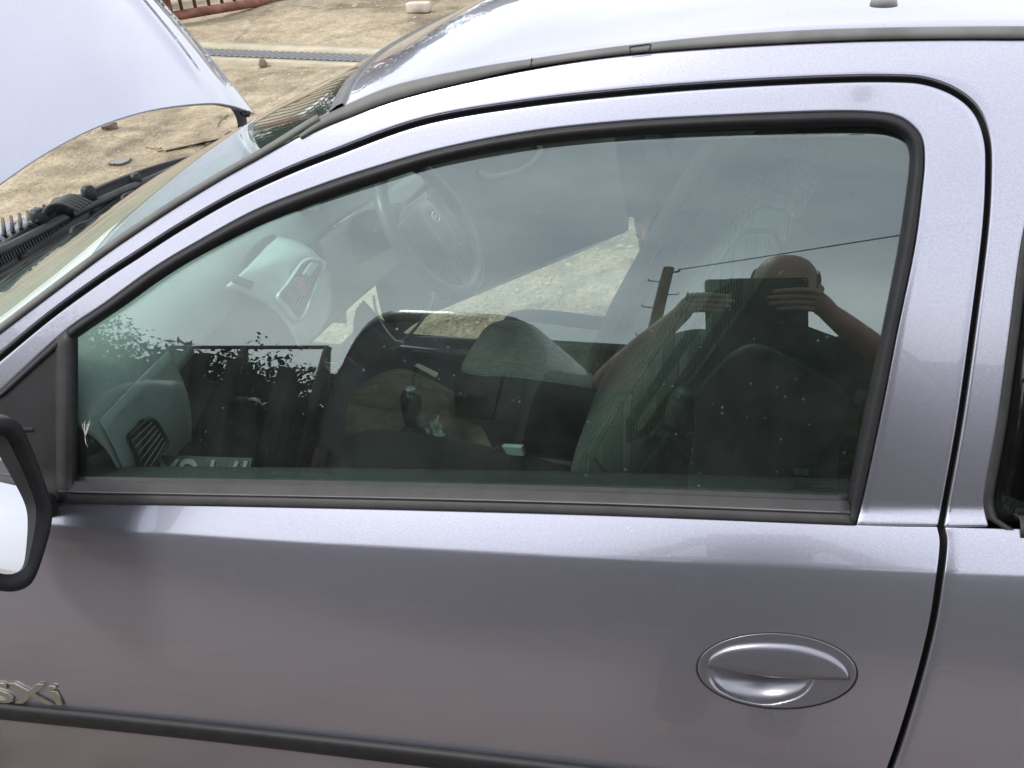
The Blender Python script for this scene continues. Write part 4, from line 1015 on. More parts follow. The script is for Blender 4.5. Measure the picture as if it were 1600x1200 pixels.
# etched maker's marks in the corner of the pane
ETC = simple('etched_glass_mark', (0.010, 0.016, 0.015), 0.9, spec=0.1)
mb = MB()
for k, (x0, x1, y) in enumerate(((1266, 1300, 738), (1266, 1294, 744), (1266, 1303, 750), (1266, 1288, 756), (1262, 1304, 762), (1270, 1296, 768))):
    x = x0
    while x < x1:
        w = RNG.uniform(1.2, 3.4); mb.add(tube_v(hits(np.array([(x, y+0.012*(x-1266)), (x+w, y+0.012*(x+w-1266))]), -0.0112), 0.0005, 4)); x += w+1.0
mb.build('etched_mark', ETC, DOOR)
for q in ([(1240, 731), (1252, 731.5), (1252, 742), (1240, 741.5)], [(1253, 733), (1264, 733.4), (1264, 743.5), (1253, 743)], [(1240, 752), (1263, 753), (1263, 765), (1240, 764)]):
    prism('etched_badge', list(hits(np.array(q, float), -0.0110)), np.array([0, 0.0006, 0]), ETC, DOOR)

# ------------------------------------------------------------------ yard beyond the car
def at_ground(px, py, dz=0.0, rl=1.0):
    e = ray(px, py); t = 1.0
    for k in range(4000):
        p = CAM+e*t
        if p[2] <= ground_z(p[0], p[1])+rl*relief(p[0], p[1])+dz: break
        t += 0.01
    return p
def on_g(p, dz=0.0): return np.array([p[0], p[1], float(ground_z(p[0], p[1]))+dz])
CONC = simple('pale_worn_concrete', (0.40, 0.36, 0.27), 0.9, var=0.18, scale=5, bmp=0.4, bscale=60, spec=0.2)
CAST = simple('grey_cast_iron', (0.20, 0.205, 0.21), 0.6, 0.3, var=0.2)
d0, d1 = at_ground(310, 85, 0, 0), at_ground(530, 94, 0, 0); dx_ = d1-d0; dx_[2] = 0; L_ = np.linalg.norm(dx_); dx_ /= L_; dy_ = np.array([-dx_[1], dx_[0], 0])
a_, b_ = at_ground(420, 82.5, 0, 0), at_ground(420, 96.5, 0, 0); DW = abs((b_-a_) @ dy_)
c_, e_ = at_ground(420, 73, 0, 0), at_ground(420, 103, 0, 0); CW0 = (c_-d0) @ dy_; CW1 = (e_-d0) @ dy_; G0 = (a_-d0) @ dy_; G1 = (b_-d0) @ dy_
def dr(u, v, dz): 
    p = d0+dx_*u+dy_*v; return on_g(p, dz)
for v0, v1, nm in ((G0, CW0, 0), (CW1, G1, 1)):
    R = [[dr(u, v, z) for v, z in ((v0, -0.05), (v0, 0.028), (v1, 0.026), (v1, -0.05))] for u in np.linspace(-4, 9, 40)]
    o = grid('drain_kerb', R, CONC); tag(o, kind='structure')
DRN = empty('drain_channel', dr(L_*0.4, 0, 0), label='slotted grey iron drain channel set between concrete strips', cat='drain')
n_sl = int(5.2/0.062)
V0, F0 = box_v((0, 0, 0), (0.034, DW*0.98/math.cos(0.5), 0.02), rotm('Z', -0.5))
me0 = bpy.data.meshes.new('slat'); 
ang = math.atan2(dx_[1], dx_[0]); RZ = rotm('Z', ang)
me0.from_pydata([tuple(RZ @ v) for v in V0], [], F0); me0.materials.append(CAST)
for k in range(n_sl):
    p = dr(-1.2+k*0.062, (G0+G1)/2, 0.016)
    o = bpy.data.objects.new('slat', me0); COL.objects.link(o); o.parent = DRN; o.location = Vector(p)-Vector(DRN.location)
R = [[dr(u, v, -0.012 if abs(v-(G0+G1)/2) > 1e-6 else -0.02) for v in (G0, (G0+G1)/2, G1)] for u in np.linspace(-1.3, 4.2, 20)]
R = [[p+np.array([0, 0, 0.014]) for p in row] for row in R]
grid('trough', R, GAPBLK, DRN)
# rusty gate
RUST = simple('flaking_red_rust_paint', (0.20, 0.085, 0.06), 0.8, var=0.55, scale=9, bmp=0.4, bscale=80)
RUST2 = simple('dark_rust', (0.085, 0.045, 0.035), 0.85, var=0.4, scale=14, bmp=0.4, bscale=90)
gp = at_ground(267, 44); ge = at_z(440, -3, gp[2]+0.10); gd = ge-gp; gd[2] = 0; gl = np.linalg.norm(gd); gd /= gl
GATE = empty('gate', gp, label='red rusty tubular gate with thin bars standing ajar on the yard', cat='gate')
UP = np.array([0, 0, 1.0])
rr = at_ground(420, 5); k_ = np.linalg.norm(gp-CAM)/F_PX
tube('gate_stile', [gp+UP*0.02, gp+UP*1.35], 7.5*k_, RUST, GATE, 12)
for z in (0.10, 1.32): tube('gate_rail', [gp+UP*z, gp+gd*(gl+0.3)+UP*z], 6.5*k_, RUST, GATE, 12)
tube('gate_stile', [gp+gd*(gl+0.3)+UP*0.1, gp+gd*(gl+0.3)+UP*1.35], 6.5*k_, RUST, GATE, 12)
for q in (284, 306, 328, 349, 369, 388, 406, 424, 440):
    e = ray(q, 15); nrm_ = np.cross(gd, UP); t = ((gp-CAM) @ nrm_)/(e @ nrm_); b = CAM+e*t; b[2] = gp[2]
    tube('gate_bar', [b+UP*0.10, b+UP*1.32], 2.4*k_, RUST2, GATE, 6)
gpost = at_ground(250, 42); GP = empty('gate_post', gpost, label='dark rusted post carrying the red gate', cat='post')
tube('post_shaft', [gpost-UP*0.1, gpost+UP*1.9], 9*k_, RUST2, GP, 14)
for z in (0.35, 1.2): tube('hinge', [gpost+UP*z, (gpost+gp)/2+UP*z, gp+UP*z], 4*k_, RUST2, GP, 8)
# pale drum behind the post, block by the gate end
p = at_ground(243, 14); tb = empty('tub', p, label='white plastic tub standing behind the gate post', cat='tub')
tube('tub_body', [p, p+UP*0.3, p+UP*0.5], [0.16, 0.20, 0.22], simple('white_tub', (0.7, 0.7, 0.68), 0.5), tb, 20)
tube('tub_rim', [p+UP*0.47, p+UP*0.50], [0.235, 0.235], MATS['white_tub'], tb, 20)
p = at_ground(655, 20); o = box('timber_block', p+UP*0.05, (0.22, 0.12, 0.09), simple('white_topped_block', (0.45, 0.40, 0.34), 0.8, var=0.4, scale=6), bev=0.015); tag(o, 'short pale block lying beyond the windscreen top', 'block')
# stones: one picked out, the rest as gravel
def stone(c, r, seed, mat, name='stone'):
    bm = bmesh.new(); bmesh.ops.create_icosphere(bm, subdivisions=2, radius=1.0); g = np.random.default_rng(seed)
    sc = g.uniform(0.7, 1.2, 3)
    for v in bm.verts: v.co = Vector([v.co[i]*sc[i]*r*(1+0.16*math.sin(5*v.co[(i+1) % 3]+seed)) for i in range(3)])+Vector(c)
    me = bpy.data.meshes.new(name); bm.to_mesh(me); bm.free(); return link(name, me, mat, None, False)
STN = simple('brown_stone', (0.14, 0.11, 0.08), 0.85, var=0.3, scale=20)
o = stone(at_ground(412, 105)+UP*0.02, 0.045, 3, STN); tag(o, 'single dark lump of stone in front of the drain', 'stone')
o = stone(at_ground(172, 202)+UP*0.01, 0.05, 5, STN); tag(o, 'dark flat stone on the dirt under the bonnet edge', 'stone')
ST2 = simple('pale_gravel_chips', (0.40, 0.33, 0.23), 0.85, var=0.45, scale=8)
mb = MB(); T8 = [(1, 0, 0), (-1, 0, 0), (0, 1, 0), (0, -1, 0), (0, 0, 1), (0, 0, -1)]; F8 = [(0, 2, 4), (2, 1, 4), (1, 3, 4), (3, 0, 4), (2, 0, 5), (1, 2, 5), (3, 1, 5), (0, 3, 5)]
for k in range(9000):
    if k % 3: x, y = RNG.uniform(-9, 0.4), RNG.uniform(2.7, 12)
    else: x, y = RNG.uniform(-1.8, 0.3), RNG.uniform(2.6, 4.8)
    r = RNG.choice([0.006, 0.009, 0.013, 0.02], p=[.4, .35, .2, .05])*(0.6+0.05*y)
    th = RNG.uniform(0, 6.3); cs, sn = math.cos(th), math.sin(th); z = float(ground_z(x, y)+relief(x, y))
    sx, sy, sz = r*RNG.uniform(.7, 1.4), r*RNG.uniform(.7, 1.4), r*RNG.uniform(.4, .8)
    mb.add(([np.array([x+(a*sx*cs-b*sy*sn), y+(a*sx*sn+b*sy*cs), z+c*sz*0.8]) for a, b, c in T8], F8))
o = mb.build('gravel', ST2, None, False); tag(o, 'loose pale gravel chips on the yard', 'gravel', kind='stuff')
# broken slab of concrete and puddles under the bonnet
def ground_patch(name, poly, mat, dz, kind=None, n=40, th=0.03, jag=0.0):
    P = [at_ground(*q) for q in crom(poly, n, True)]; P = [p+RNG.normal(0, jag, 3)*[1, 1, 0] for p in P]
    P = [np.array([p[0], p[1], p[2]+dz]) for p in P]
    o = prism(name, P, (0, 0, -th), mat); return o
o = ground_patch('concrete_slab', [(234, 228), (252, 206), (290, 194), (338, 181), (352, 186), (346, 200), (362, 212), (330, 226), (285, 234), (250, 238)], GROUND, 0.012, jag=0.03); tag(o, kind='structure')
WATER = simple('muddy_puddle', (0.10, 0.085, 0.065), 0.03, var=0.1, scale=3, spec=0.6)
DAMP = simple('damp_mud', (0.15, 0.118, 0.08), 0.6, var=0.3, scale=9, bmp=0.4, bscale=50)
for poly in ([(170, 258), (185, 252), (204, 249), (203, 254), (188, 260)], [(126, 302), (148, 295), (172, 290), (168, 296), (140, 303)]):
    o = ground_patch('puddle', poly, WATER, 0.016, th=0.03, jag=0.003); tag(o, kind='structure')

# ------------------------------------------------------------------ what stands behind the photographer (seen mirrored in the glass)
def refl_ray(px, py):
    p = hit(px, py, -0.012); c = w2c(p); n = c2w(surf_n(c[0], c[2])); d = p-CAM; d /= np.linalg.norm(d); return p, d-2*(d @ n)*n
def behind(px, py, y):
    p, r = refl_ray(px, py); return p+r*((y-p[1])/r[1])
# ---- foliage
def leaf_mat(name, c0, c1):
    m, n, b = mat_new(name); set_in(b, Roughness=0.9); b.inputs['Specular IOR Level'].default_value = 0.08
    g = n.nodes.new('ShaderNodeNewGeometry'); r = ramp(n, g.outputs['Random Per Island'], [(0.0, c0), (1.0, c1)]); n.links.new(r.outputs[0], b.inputs['Base Color']); return m
LEAF = leaf_mat('dark_hedge_leaf', (0.014, 0.024, 0.010), (0.030, 0.046, 0.018))
LEAF2 = leaf_mat('elder_leaf', (0.03, 0.05, 0.02), (0.06, 0.085, 0.035))
BARK = simple('brown_bark', (0.09, 0.07, 0.05), 0.9, var=0.3, scale=20, bmp=0.5, bscale=60)
def bush(name, base, rx, ry, h, nleaf, mat, label, cat, group=None, leaf=0.10, seed=1, lean=0.0):
    g = np.random.default_rng(seed); e = empty(name, base, label=label, cat=cat, group=group); base = np.array(base, float)
    mb = MB(); tips = []
    for k in range(9):
        a = g.uniform(0, 6.28); q = g.uniform(0.2, 0.85); tip = base+np.array([rx*q*math.cos(a), ry*q*math.sin(a), h*g.uniform(0.55, 0.98)])
        mid = base+(tip-base)*0.5+g.normal(0, 0.08*rx, 3); mb.add(tube_v(crom([base+g.normal(0, 0.05, 3)*[1, 1, 0], mid, tip], 8), np.linspace(0.05, 0.008, 8), 6)); tips.append(tip)
    mb.build('trunk', BARK, e)
    cl = [(base+np.array([g.uniform(-1, 1)*rx*0.8, g.uniform(-1, 1)*ry*0.8, h*g.uniform(0.12, 0.92)]), g.uniform(0.28, 0.55)*min(rx, h*0.5)) for _ in range(26)]+[(t, 0.3*min(rx, 1.2)) for t in tips]
    V = []; Fc = []
    for k in range(nleaf):
        c, r = cl[g.integers(len(cl))]; d = g.normal(0, 1, 3); d /= np.linalg.norm(d)+1e-9
        p = c+d*r*g.uniform(0.3, 1.1)**0.6; 
        if p[2] < base[2]+0.03: continue
        t = g.normal(0, 1, 3); t /= np.linalg.norm(t); b = np.cross(t, g.normal(0, 1, 3)); b /= np.linalg.norm(b)+1e-9; l = leaf*g.uniform(0.6, 1.3)
        i = len(V); V += [p-t*l*0.5, p+b*l*0.25, p+t*l*0.5, p-b*l*0.25]; Fc.append((i, i+1, i+2, i+3))
    mesh('crown', V, Fc, mat, e, False); return e
hx = [(-15.5, -9.5, 3.6), (-12.6, -9.2, 3.3), (-9.8, -9.4, 3.5), (-7.0, -9.6, 3.2), (-4.3, -9.3, 3.5), (-1.6, -9.5, 3.9), (1.2, -9.4, 3.5), (4.0, -9.6, 3.4), (7.0, -9.4, 3.7), (10.0, -9.6, 3.4)]
ordn = ['first', 'second', 'third', 'fourth', 'fifth', 'sixth', 'seventh', 'eighth', 'ninth', 'tenth']
for k, (x, y, h) in enumerate(hx):
    bush('hedge_bush', (x, y, 0), 1.75, 0.9, h, 3600, LEAF, 'dark overgrown hedge bush across the yard, %s along the row from the nose end' % ordn[k], 'hedge', 'hedge bushes across the yard', 0.22, 20+k)
b = behind(170, 505, -5.6)
bush('elder_bush', (b[0]-0.6, -5.8, 0), 1.3, 1.1, b[2]+0.15, 6500, LEAF2, 'light green leafy elder bush mirrored at the window front corner', 'bush', None, 0.08, 77)
WALLM = simple('mossy_dark_wall', (0.05, 0.048, 0.04), 0.95, var=0.4, scale=3, bmp=0.5, bscale=20)
bw = empty('boundary_wall', (-3, -10.8, 0), label='dark mossy boundary wall standing behind the hedge', cat='wall')  # unseen wall, added to close bright sky gaps in the mirrored hedge
box('wall_face', (-3, -10.8, 1.15), (42, 0.22, 2.3), WALLM, bw, bev=0.01); box('coping', (-3, -10.8, 2.34), (42, 0.34, 0.08), WALLM, bw, bev=0.02)
sh_h = behind(930, 540, -10.3)[2]
sh = empty('shed', (5, -11, 0), label='long dark corrugated shed across the yard, its flat eave mirrored in the glass', cat='shed')
R = [[np.array([x, -10.3+(0.03 if k % 2 else 0.0), z]) for k, x in enumerate(np.arange(-4.2, 16, 0.15))] for z in (0, sh_h-0.12)]
grid('shed_wall', R, WALLM, sh, False)
box('shed_roof', (5.9, -12.3, sh_h-0.04), (20.8, 4.4, 0.16), WALLM, sh, bev=0.02); box('shed_end', (-4.2, -12.2, sh_h/2-0.1), (0.1, 3.8, sh_h-0.2), WALLM, sh)
q = behind(400, 560, -5.4); bush('bramble', (q[0], -5.5, 0), 1.35, 0.5, q[2]-0.05, 9000, LEAF, 'black bramble heap tangled round the pipe rack', 'bramble', None, 0.085, 91)
for k, (x, y, h) in enumerate(((-17, 21, 3.6), (-12.0, 23.5, 4.2), (-7.5, 25.5, 3.8))):  # out-of-view trees, added to darken what the windscreen reflects
    bush('tree', (x, y, float(ground_z(x, y))), 2.8, 2.2, h, 5000, LEAF, ['dark tree beyond the gate, nearest of three', 'tallest dark tree beyond the yard, between two others', 'dark tree furthest from the gate beyond the yard'][k], 'tree', 'trees beyond the yard', 0.32, 60+k)
# ---- metal rack with scrap timber
RK = empty('metal_rack', (behind(380, 540, -5.0)[0], -5.0, 0), label='tall black pipe rack mirrored above the dashboard', cat='rack')
ra, rb = behind(266, 541, -5.0), behind(512, 541, -5.0)
DKM = simple('black_oiled_steel', (0.03, 0.03, 0.03), 0.6, 0.2)
tube('top_rail', [ra, rb], 0.028, DKM, RK, 8)
for p in (ra, ra*0.5+rb*0.5, rb):
    tube('rack_post', [p, np.array([p[0]+0.1, p[1], 0])], 0.045, DKM, RK, 8)
    tube('rack_post', [p, np.array([p[0]+0.1, p[1]-0.9, 0])], 0.035, DKM, RK, 8)
TIMB = simple('weathered_dark_timber', (0.028, 0.025, 0.022), 0.85, var=0.4, scale=8, bmp=0.4, bscale=60)
words = ['long', 'warped', 'split', 'short', 'thick', 'narrow', 'rotten', 'bowed', 'stained', 'rough', 'broad', 'notched', 'bent', 'worn']
for k in range(14):
    f = (k+0.5)/14; bx = ra[0]+(rb[0]-ra[0])*f; zt_ = min(ra[2], rb[2])-RNG.uniform(0.08, 0.55)
    Rm = rotm('X', -0.16+RNG.normal(0, 0.03)) @ rotm('Y', RNG.normal(0, 0.10)) @ rotm('Z', RNG.normal(0, 0.3))
    o = box('timber_board', (bx+RNG.normal(0, 0.05), -4.80+RNG.normal(0, 0.06), zt_/2), (RNG.uniform(0.14, 0.30), 0.035, zt_), TIMB, None, R=Rm, bev=0.004); tag(o, '%s dark board leaning on the pipe rack, board %s from its elder bush end' % (words[k], ['one', 'two', 'three', 'four', 'five', 'six', 'seven', 'eight', 'nine', 'ten', 'eleven', 'twelve', 'thirteen', 'fourteen'][k]), 'board', 'boards leaning on the rack')
# ---- dark van
VAN = empty('van', (-2.75, -5.6, 0), label='black panel van parked behind the photographer, mirrored as a rounded dark shape', cat='van')
VP = simple('black_van_paint', (0.012, 0.012, 0.014), 0.35, 0.1, var=0.1, coat=0.5)
vl = behind(540, 500, -3.6); vr = behind(856, 515, -3.6); vt = behind(690, 473, -3.6)
vcx = (vl[0]+vr[0])/2; vw = abs(vr[0]-vl[0])/2; vh = vt[2]
def van_sec(y, top, half, bot=0.32):
    prof = []
    for a in np.linspace(0, math.pi, 25):
        c, s_ = math.cos(a), math.sin(a); prof.append(np.array([vcx+half*math.copysign(abs(c)**0.35, c), y, max(bot, bot+(top-bot)*abs(s_)**0.32)]))
    return prof
R = [van_sec(-3.62, 1.15, vw*0.9), van_sec(-3.70, 1.25, vw*0.97), van_sec(-4.3, 1.38, vw), van_sec(-4.35, 1.40, vw), van_sec(-4.7, 2.0, vw), van_sec(-5.1, vh+0.28, vw), van_sec(-5.5, vh+0.36, vw*1.02), van_sec(-8.0, vh+0.42, vw*1.02), van_sec(-8.9, vh+0.36, vw), van_sec(-9.0, vh+0.1, vw*0.96)]
R = [van_sec(-3.62, vh*0.93, vw*0.94), van_sec(-3.70, vh*0.985, vw*0.985), van_sec(-3.95, vh, vw), van_sec(-6.5, vh+0.02, vw), van_sec(-7.4, vh-0.05, vw), van_sec(-7.9, 1.5, vw), van_sec(-8.6, 1.3, vw*0.97), van_sec(-8.75, 1.05, vw*0.92)]
o = grid('van_body', R, VP, VAN); fix(o); solid(o, 0.02)
V = [p for p in van_sec(-3.63, vh*0.93, vw*0.94)]; mesh('rear_doors', V, [tuple(range(len(V)))], VP, VAN, False)
for sg in (-1, 1):
    box('rear_window', (vcx+sg*vw*0.42, -3.605, vh*0.68), (vw*0.55, 0.02, 0.5), simple('van_glass', (0.02, 0.022, 0.024), 0.05) if sg < 0 else MATS['van_glass'], VAN, bev=0.008)
    box('tail_lamp', (vcx+sg*vw*0.84, -3.60, 1.0), (0.12, 0.04, 0.35), simple('dark_red_lens', (0.04, 0.006, 0.006), 0.3), VAN, bev=0.01)
    for y in (-4.6, -7.7):
        R = [[np.array([vcx+sg*(vw-0.10)+d, y+r*math.cos(a), 0.33+r*math.sin(a)]) for r, d in ((0.18, 0.1), (0.3, 0.11), (0.33, 0.06), (0.33, -0.06), (0.3, -0.1), (0.18, -0.1))] for a in np.linspace(0, 6.283, 28, endpoint=False)]
        grid('wheel', R, RUBBER, VAN, closed_u=True)
box('rear_bumper', (vcx, -3.57, 0.42), (vw*1.9, 0.12, 0.16), PLASTIC, VAN, bev=0.03)
# ---- utility pole with step irons and wire
pt = behind(1045, 416, -14.0); POLE = empty('utility_pole', (pt[0], pt[1], 0), label='wooden pole with step irons mirrored beside the tablet', cat='pole')
WOOD = simple('grey_pole_timber', (0.13, 0.10, 0.07), 0.9, var=0.35, scale=6, bmp=0.4, bscale=40)
tube('pole_shaft', [(pt[0], pt[1], -0.2), pt], [0.16, 0.12], WOOD, POLE, 16)
for k, z in enumerate(np.arange(pt[2]-0.45, 2.0, -0.42)):
    sg = 1 if k % 2 else -1
    tube('step_iron', [np.array([pt[0], pt[1]+0.05, z]), np.array([pt[0]+sg*0.14, pt[1]+0.05, z-0.05]), np.array([pt[0]+sg*0.34, pt[1]+0.05, z-0.03]), np.array([pt[0]+sg*0.35, pt[1]+0.05, z+0.03])], 0.014, DKM, POLE, 6)
tube('insulator', [pt+[0.10, 0, -0.15], pt+[0.22, 0, -0.12], pt+[0.24, 0, -0.02]], [0.02, 0.035, 0.02], DKM, POLE, 8)
w1 = behind(1412, 360, -10.0); w0 = pt+np.array([0.22, 0, -0.05]); wend = w0+(w1-w0)*2.6
wire = tube('overhead_wire', [w0*(1-k)+wend*k-UP*1.0*4*k*(1-k)*0.06 for k in np.linspace(0, 1, 30)], 0.016, DKM, None, 6); tag(wire, 'thin black overhead wire running from the pole across the mirrored sky', 'wire')

# ------------------------------------------------------------------ people
SKIN, n_, b_s = mat_new('skin'); set_in(b_s, Roughness=0.5)
_z = noise(n_, 40); _r = ramp(n_, _z.outputs['Fac'], [(0.3, (0.215, 0.125, 0.095)), (0.7, (0.27, 0.16, 0.122))]); n_.links.new(_r.outputs[0], b_s.inputs['Base Color'])
b_s.inputs['Subsurface Weight'].default_value = 0.0
def skin_mesh(name, nodes, edges, mat, parent, root, sub=2):
    """nodes: {key: (x, y, z, r)}"""
    keys = list(nodes); idx = {k: i for i, k in enumerate(keys)}
    me = bpy.data.meshes.new(name); me.from_pydata([tuple(map(float, nodes[k][:3])) for k in keys], [(idx[a], idx[b]) for a, b in edges], []); me.update()
    o = bpy.data.objects.new(name, me); COL.objects.link(o); me.materials.append(mat)
    m = o.modifiers.new('skin', 'SKIN'); m.use_smooth_shade = True
    for i, k in enumerate(keys):
        r = nodes[k][3]; r = (r, r) if not isinstance(r, tuple) else r
        me.skin_vertices[0].data[i].radius = r
        me.skin_vertices[0].data[i].use_root = (k == root)
    subsurf(o, sub)
    if parent is not None: o.parent = parent; o.matrix_parent_inverse = Matrix.Translation(-Vector(wloc(parent)))
    return o
def ellipsoid(name, c, r, mat, parent, R=None, n=16):
    return sbox(name, c, r, R, mat, parent, 1.0, n, n)
# photographer: arms up, tablet held level at eye height
PH = empty('person', (-0.05, -0.42, 0), label='bald man in a dark T-shirt holding up a tablet, mirrored in the window', cat='person')
cr, cu, cf = CM[:, 0], CM[:, 1], CM[:, 2]
def T(a, b, c): return CAM+cr*a+cu*b+cf*c          # tablet frame: along, up, towards the car
N = {}; E = []
def chain(keys):
    for a, b in zip(keys, keys[1:]): E.append((a, b))
def put(k, p, r): N[k] = (p[0], p[1], p[2], r)
put('pel', (-0.05, -0.44, 0.98), (0.15, 0.12)); put('sp', (-0.05, -0.45, 1.18), (0.14, 0.11)); put('ch', (-0.055, -0.44, 1.40), (0.15, 0.11)); put('nb', (-0.06, -0.41, 1.56), (0.07, 0.065))
put('nk', (-0.062, -0.385, 1.635), 0.058); put('h1', (-0.062, -0.345, 1.705), (0.095, 0.10)); put('h2', (-0.062, -0.352, 1.785), (0.108, 0.112)); put('h3', (-0.062, -0.36, 1.850), (0.085, 0.09)); put('h4', (-0.062, -0.362, 1.878), (0.045, 0.05))
chain(['pel', 'sp', 'ch', 'nb', 'nk', 'h1', 'h2', 'h3', 'h4'])
for sd_, sx in (('r', 1), ('l', -1)):
    put('hip'+sd_, (-0.05+sx*0.10, -0.44, 0.92), 0.095); put('kn'+sd_, (-0.05+sx*0.12, -0.42, 0.52), 0.062); put('an'+sd_, (-0.05+sx*0.13, -0.46, 0.10), 0.042); put('to'+sd_, (-0.05+sx*0.15, -0.30, 0.04), 0.035)
    chain(['pel', 'hip'+sd_, 'kn'+sd_, 'an'+sd_, 'to'+sd_])
arms = {'r': ((0.12, -0.41, 1.50), (0.33, -0.20, 1.36), T(0.060, -0.085, -0.012)), 'l': ((-0.24, -0.42, 1.50), (-0.52, -0.22, 1.30), T(-0.325, -0.095, -0.012))}
hand = {'r': (1, 0.040, [(-0.026, -0.072), (-0.045, -0.085), (-0.063, -0.080), (-0.080, -0.062)]), 'l': (-1, -0.300, [(-0.040, 0.105), (-0.057, 0.122), (-0.073, 0.112), (-0.088, 0.090)])}
for sd_ in 'rl':
    S, EL, WR = arms[sd_]; put('sh'+sd_, S, 0.068); put('el'+sd_, EL, 0.046); put('fm'+sd_, np.array(EL)*0.45+np.array(WR)*0.55, 0.043); put('wr'+sd_, WR, 0.029)
    chain(['ch', 'sh'+sd_, 'el'+sd_, 'fm'+sd_, 'wr'+sd_])
    sg, ka, fs = hand[sd_]
    put('pa'+sd_, T(ka+sg*0.022, -0.062 if sd_ == 'r' else -0.068, -0.004), (0.026, 0.016)); chain(['wr'+sd_, 'pa'+sd_])
    for i, (b, ln) in enumerate(fs):
        k0, k1, k2, k3 = ['f%s%d%d' % (sd_, i, j) for j in range(4)]
        tipa = -0.0 + (ln if sd_ == 'r' else -0.290+ln)
        a0 = ka; put(k0, T(a0, b, 0.007), 0.0105); put(k1, T(a0*0.62+tipa*0.38, b+0.004, 0.013), 0.0098); put(k2, T(a0*0.3+tipa*0.7, b+0.002, 0.011), 0.009); put(k3, T(tipa, b-0.002, 0.008), 0.0072)
        chain(['pa'+sd_, k0, k1, k2, k3])
    put('t1'+sd_, T(ka+sg*0.006, -0.075, -0.022), 0.013); put('t2'+sd_, T(ka-sg*0.025, -0.060, -0.026), 0.0105); put('t3'+sd_, T(ka-sg*0.050, -0.050, -0.024), 0.008); chain(['pa'+sd_, 't1'+sd_, 't2'+sd_, 't3'+sd_])
skin_mesh('body', N, E, SKIN, PH, 'pel', 2)
SHIRT = simple('dark_green_tshirt', (0.028, 0.036, 0.034), 0.9, var=0.2, scale=30, spec=0.1)
TROU = simple('black_trousers', (0.02, 0.021, 0.025), 0.9, spec=0.1)
def garment(name, cx, cy, secs, sleeves, mat, parent):
    V, Fc = [], []; nn_ = 28
    for i, (z, hw, hd, dy) in enumerate(secs):
        for a in np.linspace(0, 2*math.pi, nn_, endpoint=False):
            c, s_ = math.cos(a), math.sin(a); w = 1+0.012*math.sin(5*a+z*9)
            V.append(np.array([cx+hw*w*math.copysign(abs(c)**0.8, c), cy+dy+hd*w*math.copysign(abs(s_)**0.85, s_), z]))
        if i:
            for k in range(nn_): Fc.append(((i-1)*nn_+k, (i-1)*nn_+(k+1) % nn_, i*nn_+(k+1) % nn_, i*nn_+k))
    mb = MB(); mb.V = V; mb.F = Fc
    for path, rad in sleeves: mb.add(tube_v(crom(path, 14), np.interp(np.linspace(0, 1, 14), np.linspace(0, 1, len(rad)), rad), 18))
    o = fix(mb.build(name, mat, parent)); return o
SECS = [(0.86, 0.20, 0.15, 0), (1.0, 0.205, 0.15, 0), (1.2, 0.205, 0.145, 0), (1.35, 0.225, 0.15, 0), (1.46, 0.235, 0.145, 0.005), (1.535, 0.225, 0.12, 0.01), (1.58, 0.17, 0.10, 0.02), (1.605, 0.10, 0.08, 0.03), (1.615, 0.075, 0.075, 0.035)]
garment('t_shirt', -0.055, -0.44, SECS, [([(0.10, -0.43, 1.51), (0.18, -0.38, 1.50), (0.24, -0.31, 1.45), (0.275, -0.26, 1.41)], [0.085, 0.092, 0.085, 0.078]), ([(-0.21, -0.43, 1.51), (-0.29, -0.39, 1.49), (-0.37, -0.33, 1.43), (-0.42, -0.29, 1.385)], [0.085, 0.092, 0.085, 0.078])], SHIRT, PH)
N3 = {'a': (-0.05, -0.44, 1.0, (0.185, 0.15))}
E3_ = []
for sd_, sx in (('r', 1), ('l', -1)):
    N3['h'+sd_] = (-0.05+sx*0.10, -0.44, 0.90, 0.115); N3['k'+sd_] = (-0.05+sx*0.12, -0.42, 0.50, 0.085); N3['n'+sd_] = (-0.05+sx*0.13, -0.46, 0.09, 0.075); E3_ += [('a', 'h'+sd_), ('h'+sd_, 'k'+sd_), ('k'+sd_, 'n'+sd_)]
skin_mesh('trousers', N3, E3_, TROU, PH, 'a', 2)
er = behind(1279, 453, -0.345)
for sg in (-1, 1):
    c = er if sg > 0 else np.array([2*-0.062-er[0], er[1], er[2]])
    R = []
    for k, (rx, ry, rz) in enumerate(((0.2, 0.3, 0.3), (0.9, 0.95, 0.95), (1.0, 1.0, 1.0), (0.75, 0.82, 0.85), (0.5, 0.55, 0.6))):
        R.append([c+np.array([sg*(-0.012+0.006*k)+0.004*math.sin(a), 0.019*ry*math.cos(a)-0.004*k, 0.032*rz*math.sin(a)*(1 if math.sin(a) > 0 else 0.85)]) for a in np.linspace(0, 6.283, 16, endpoint=False)])
    o = grid('ear', R, SKIN, PH, closed_v=True)
ellipsoid('nose', (-0.062, -0.235, 1.745), (0.015, 0.020, 0.022), SKIN, PH)
# close cropped grey hair round the back and sides
HAIR = simple('cropped_grey_hair', (0.16, 0.14, 0.125), 0.9, var=0.3, scale=300)
R = []
for v in np.linspace(-0.5, 0.42, 10):
    R.append([np.array([-0.062+0.098*math.cos(v)*math.cos(u), -0.362+0.108*math.cos(v)*math.sin(u), 1.785+0.085*math.sin(v)]) for u in np.linspace(math.radians(165), math.radians(375), 30)])
o = grid('hair', R, HAIR, PH); solid(o, 0.004, 1)
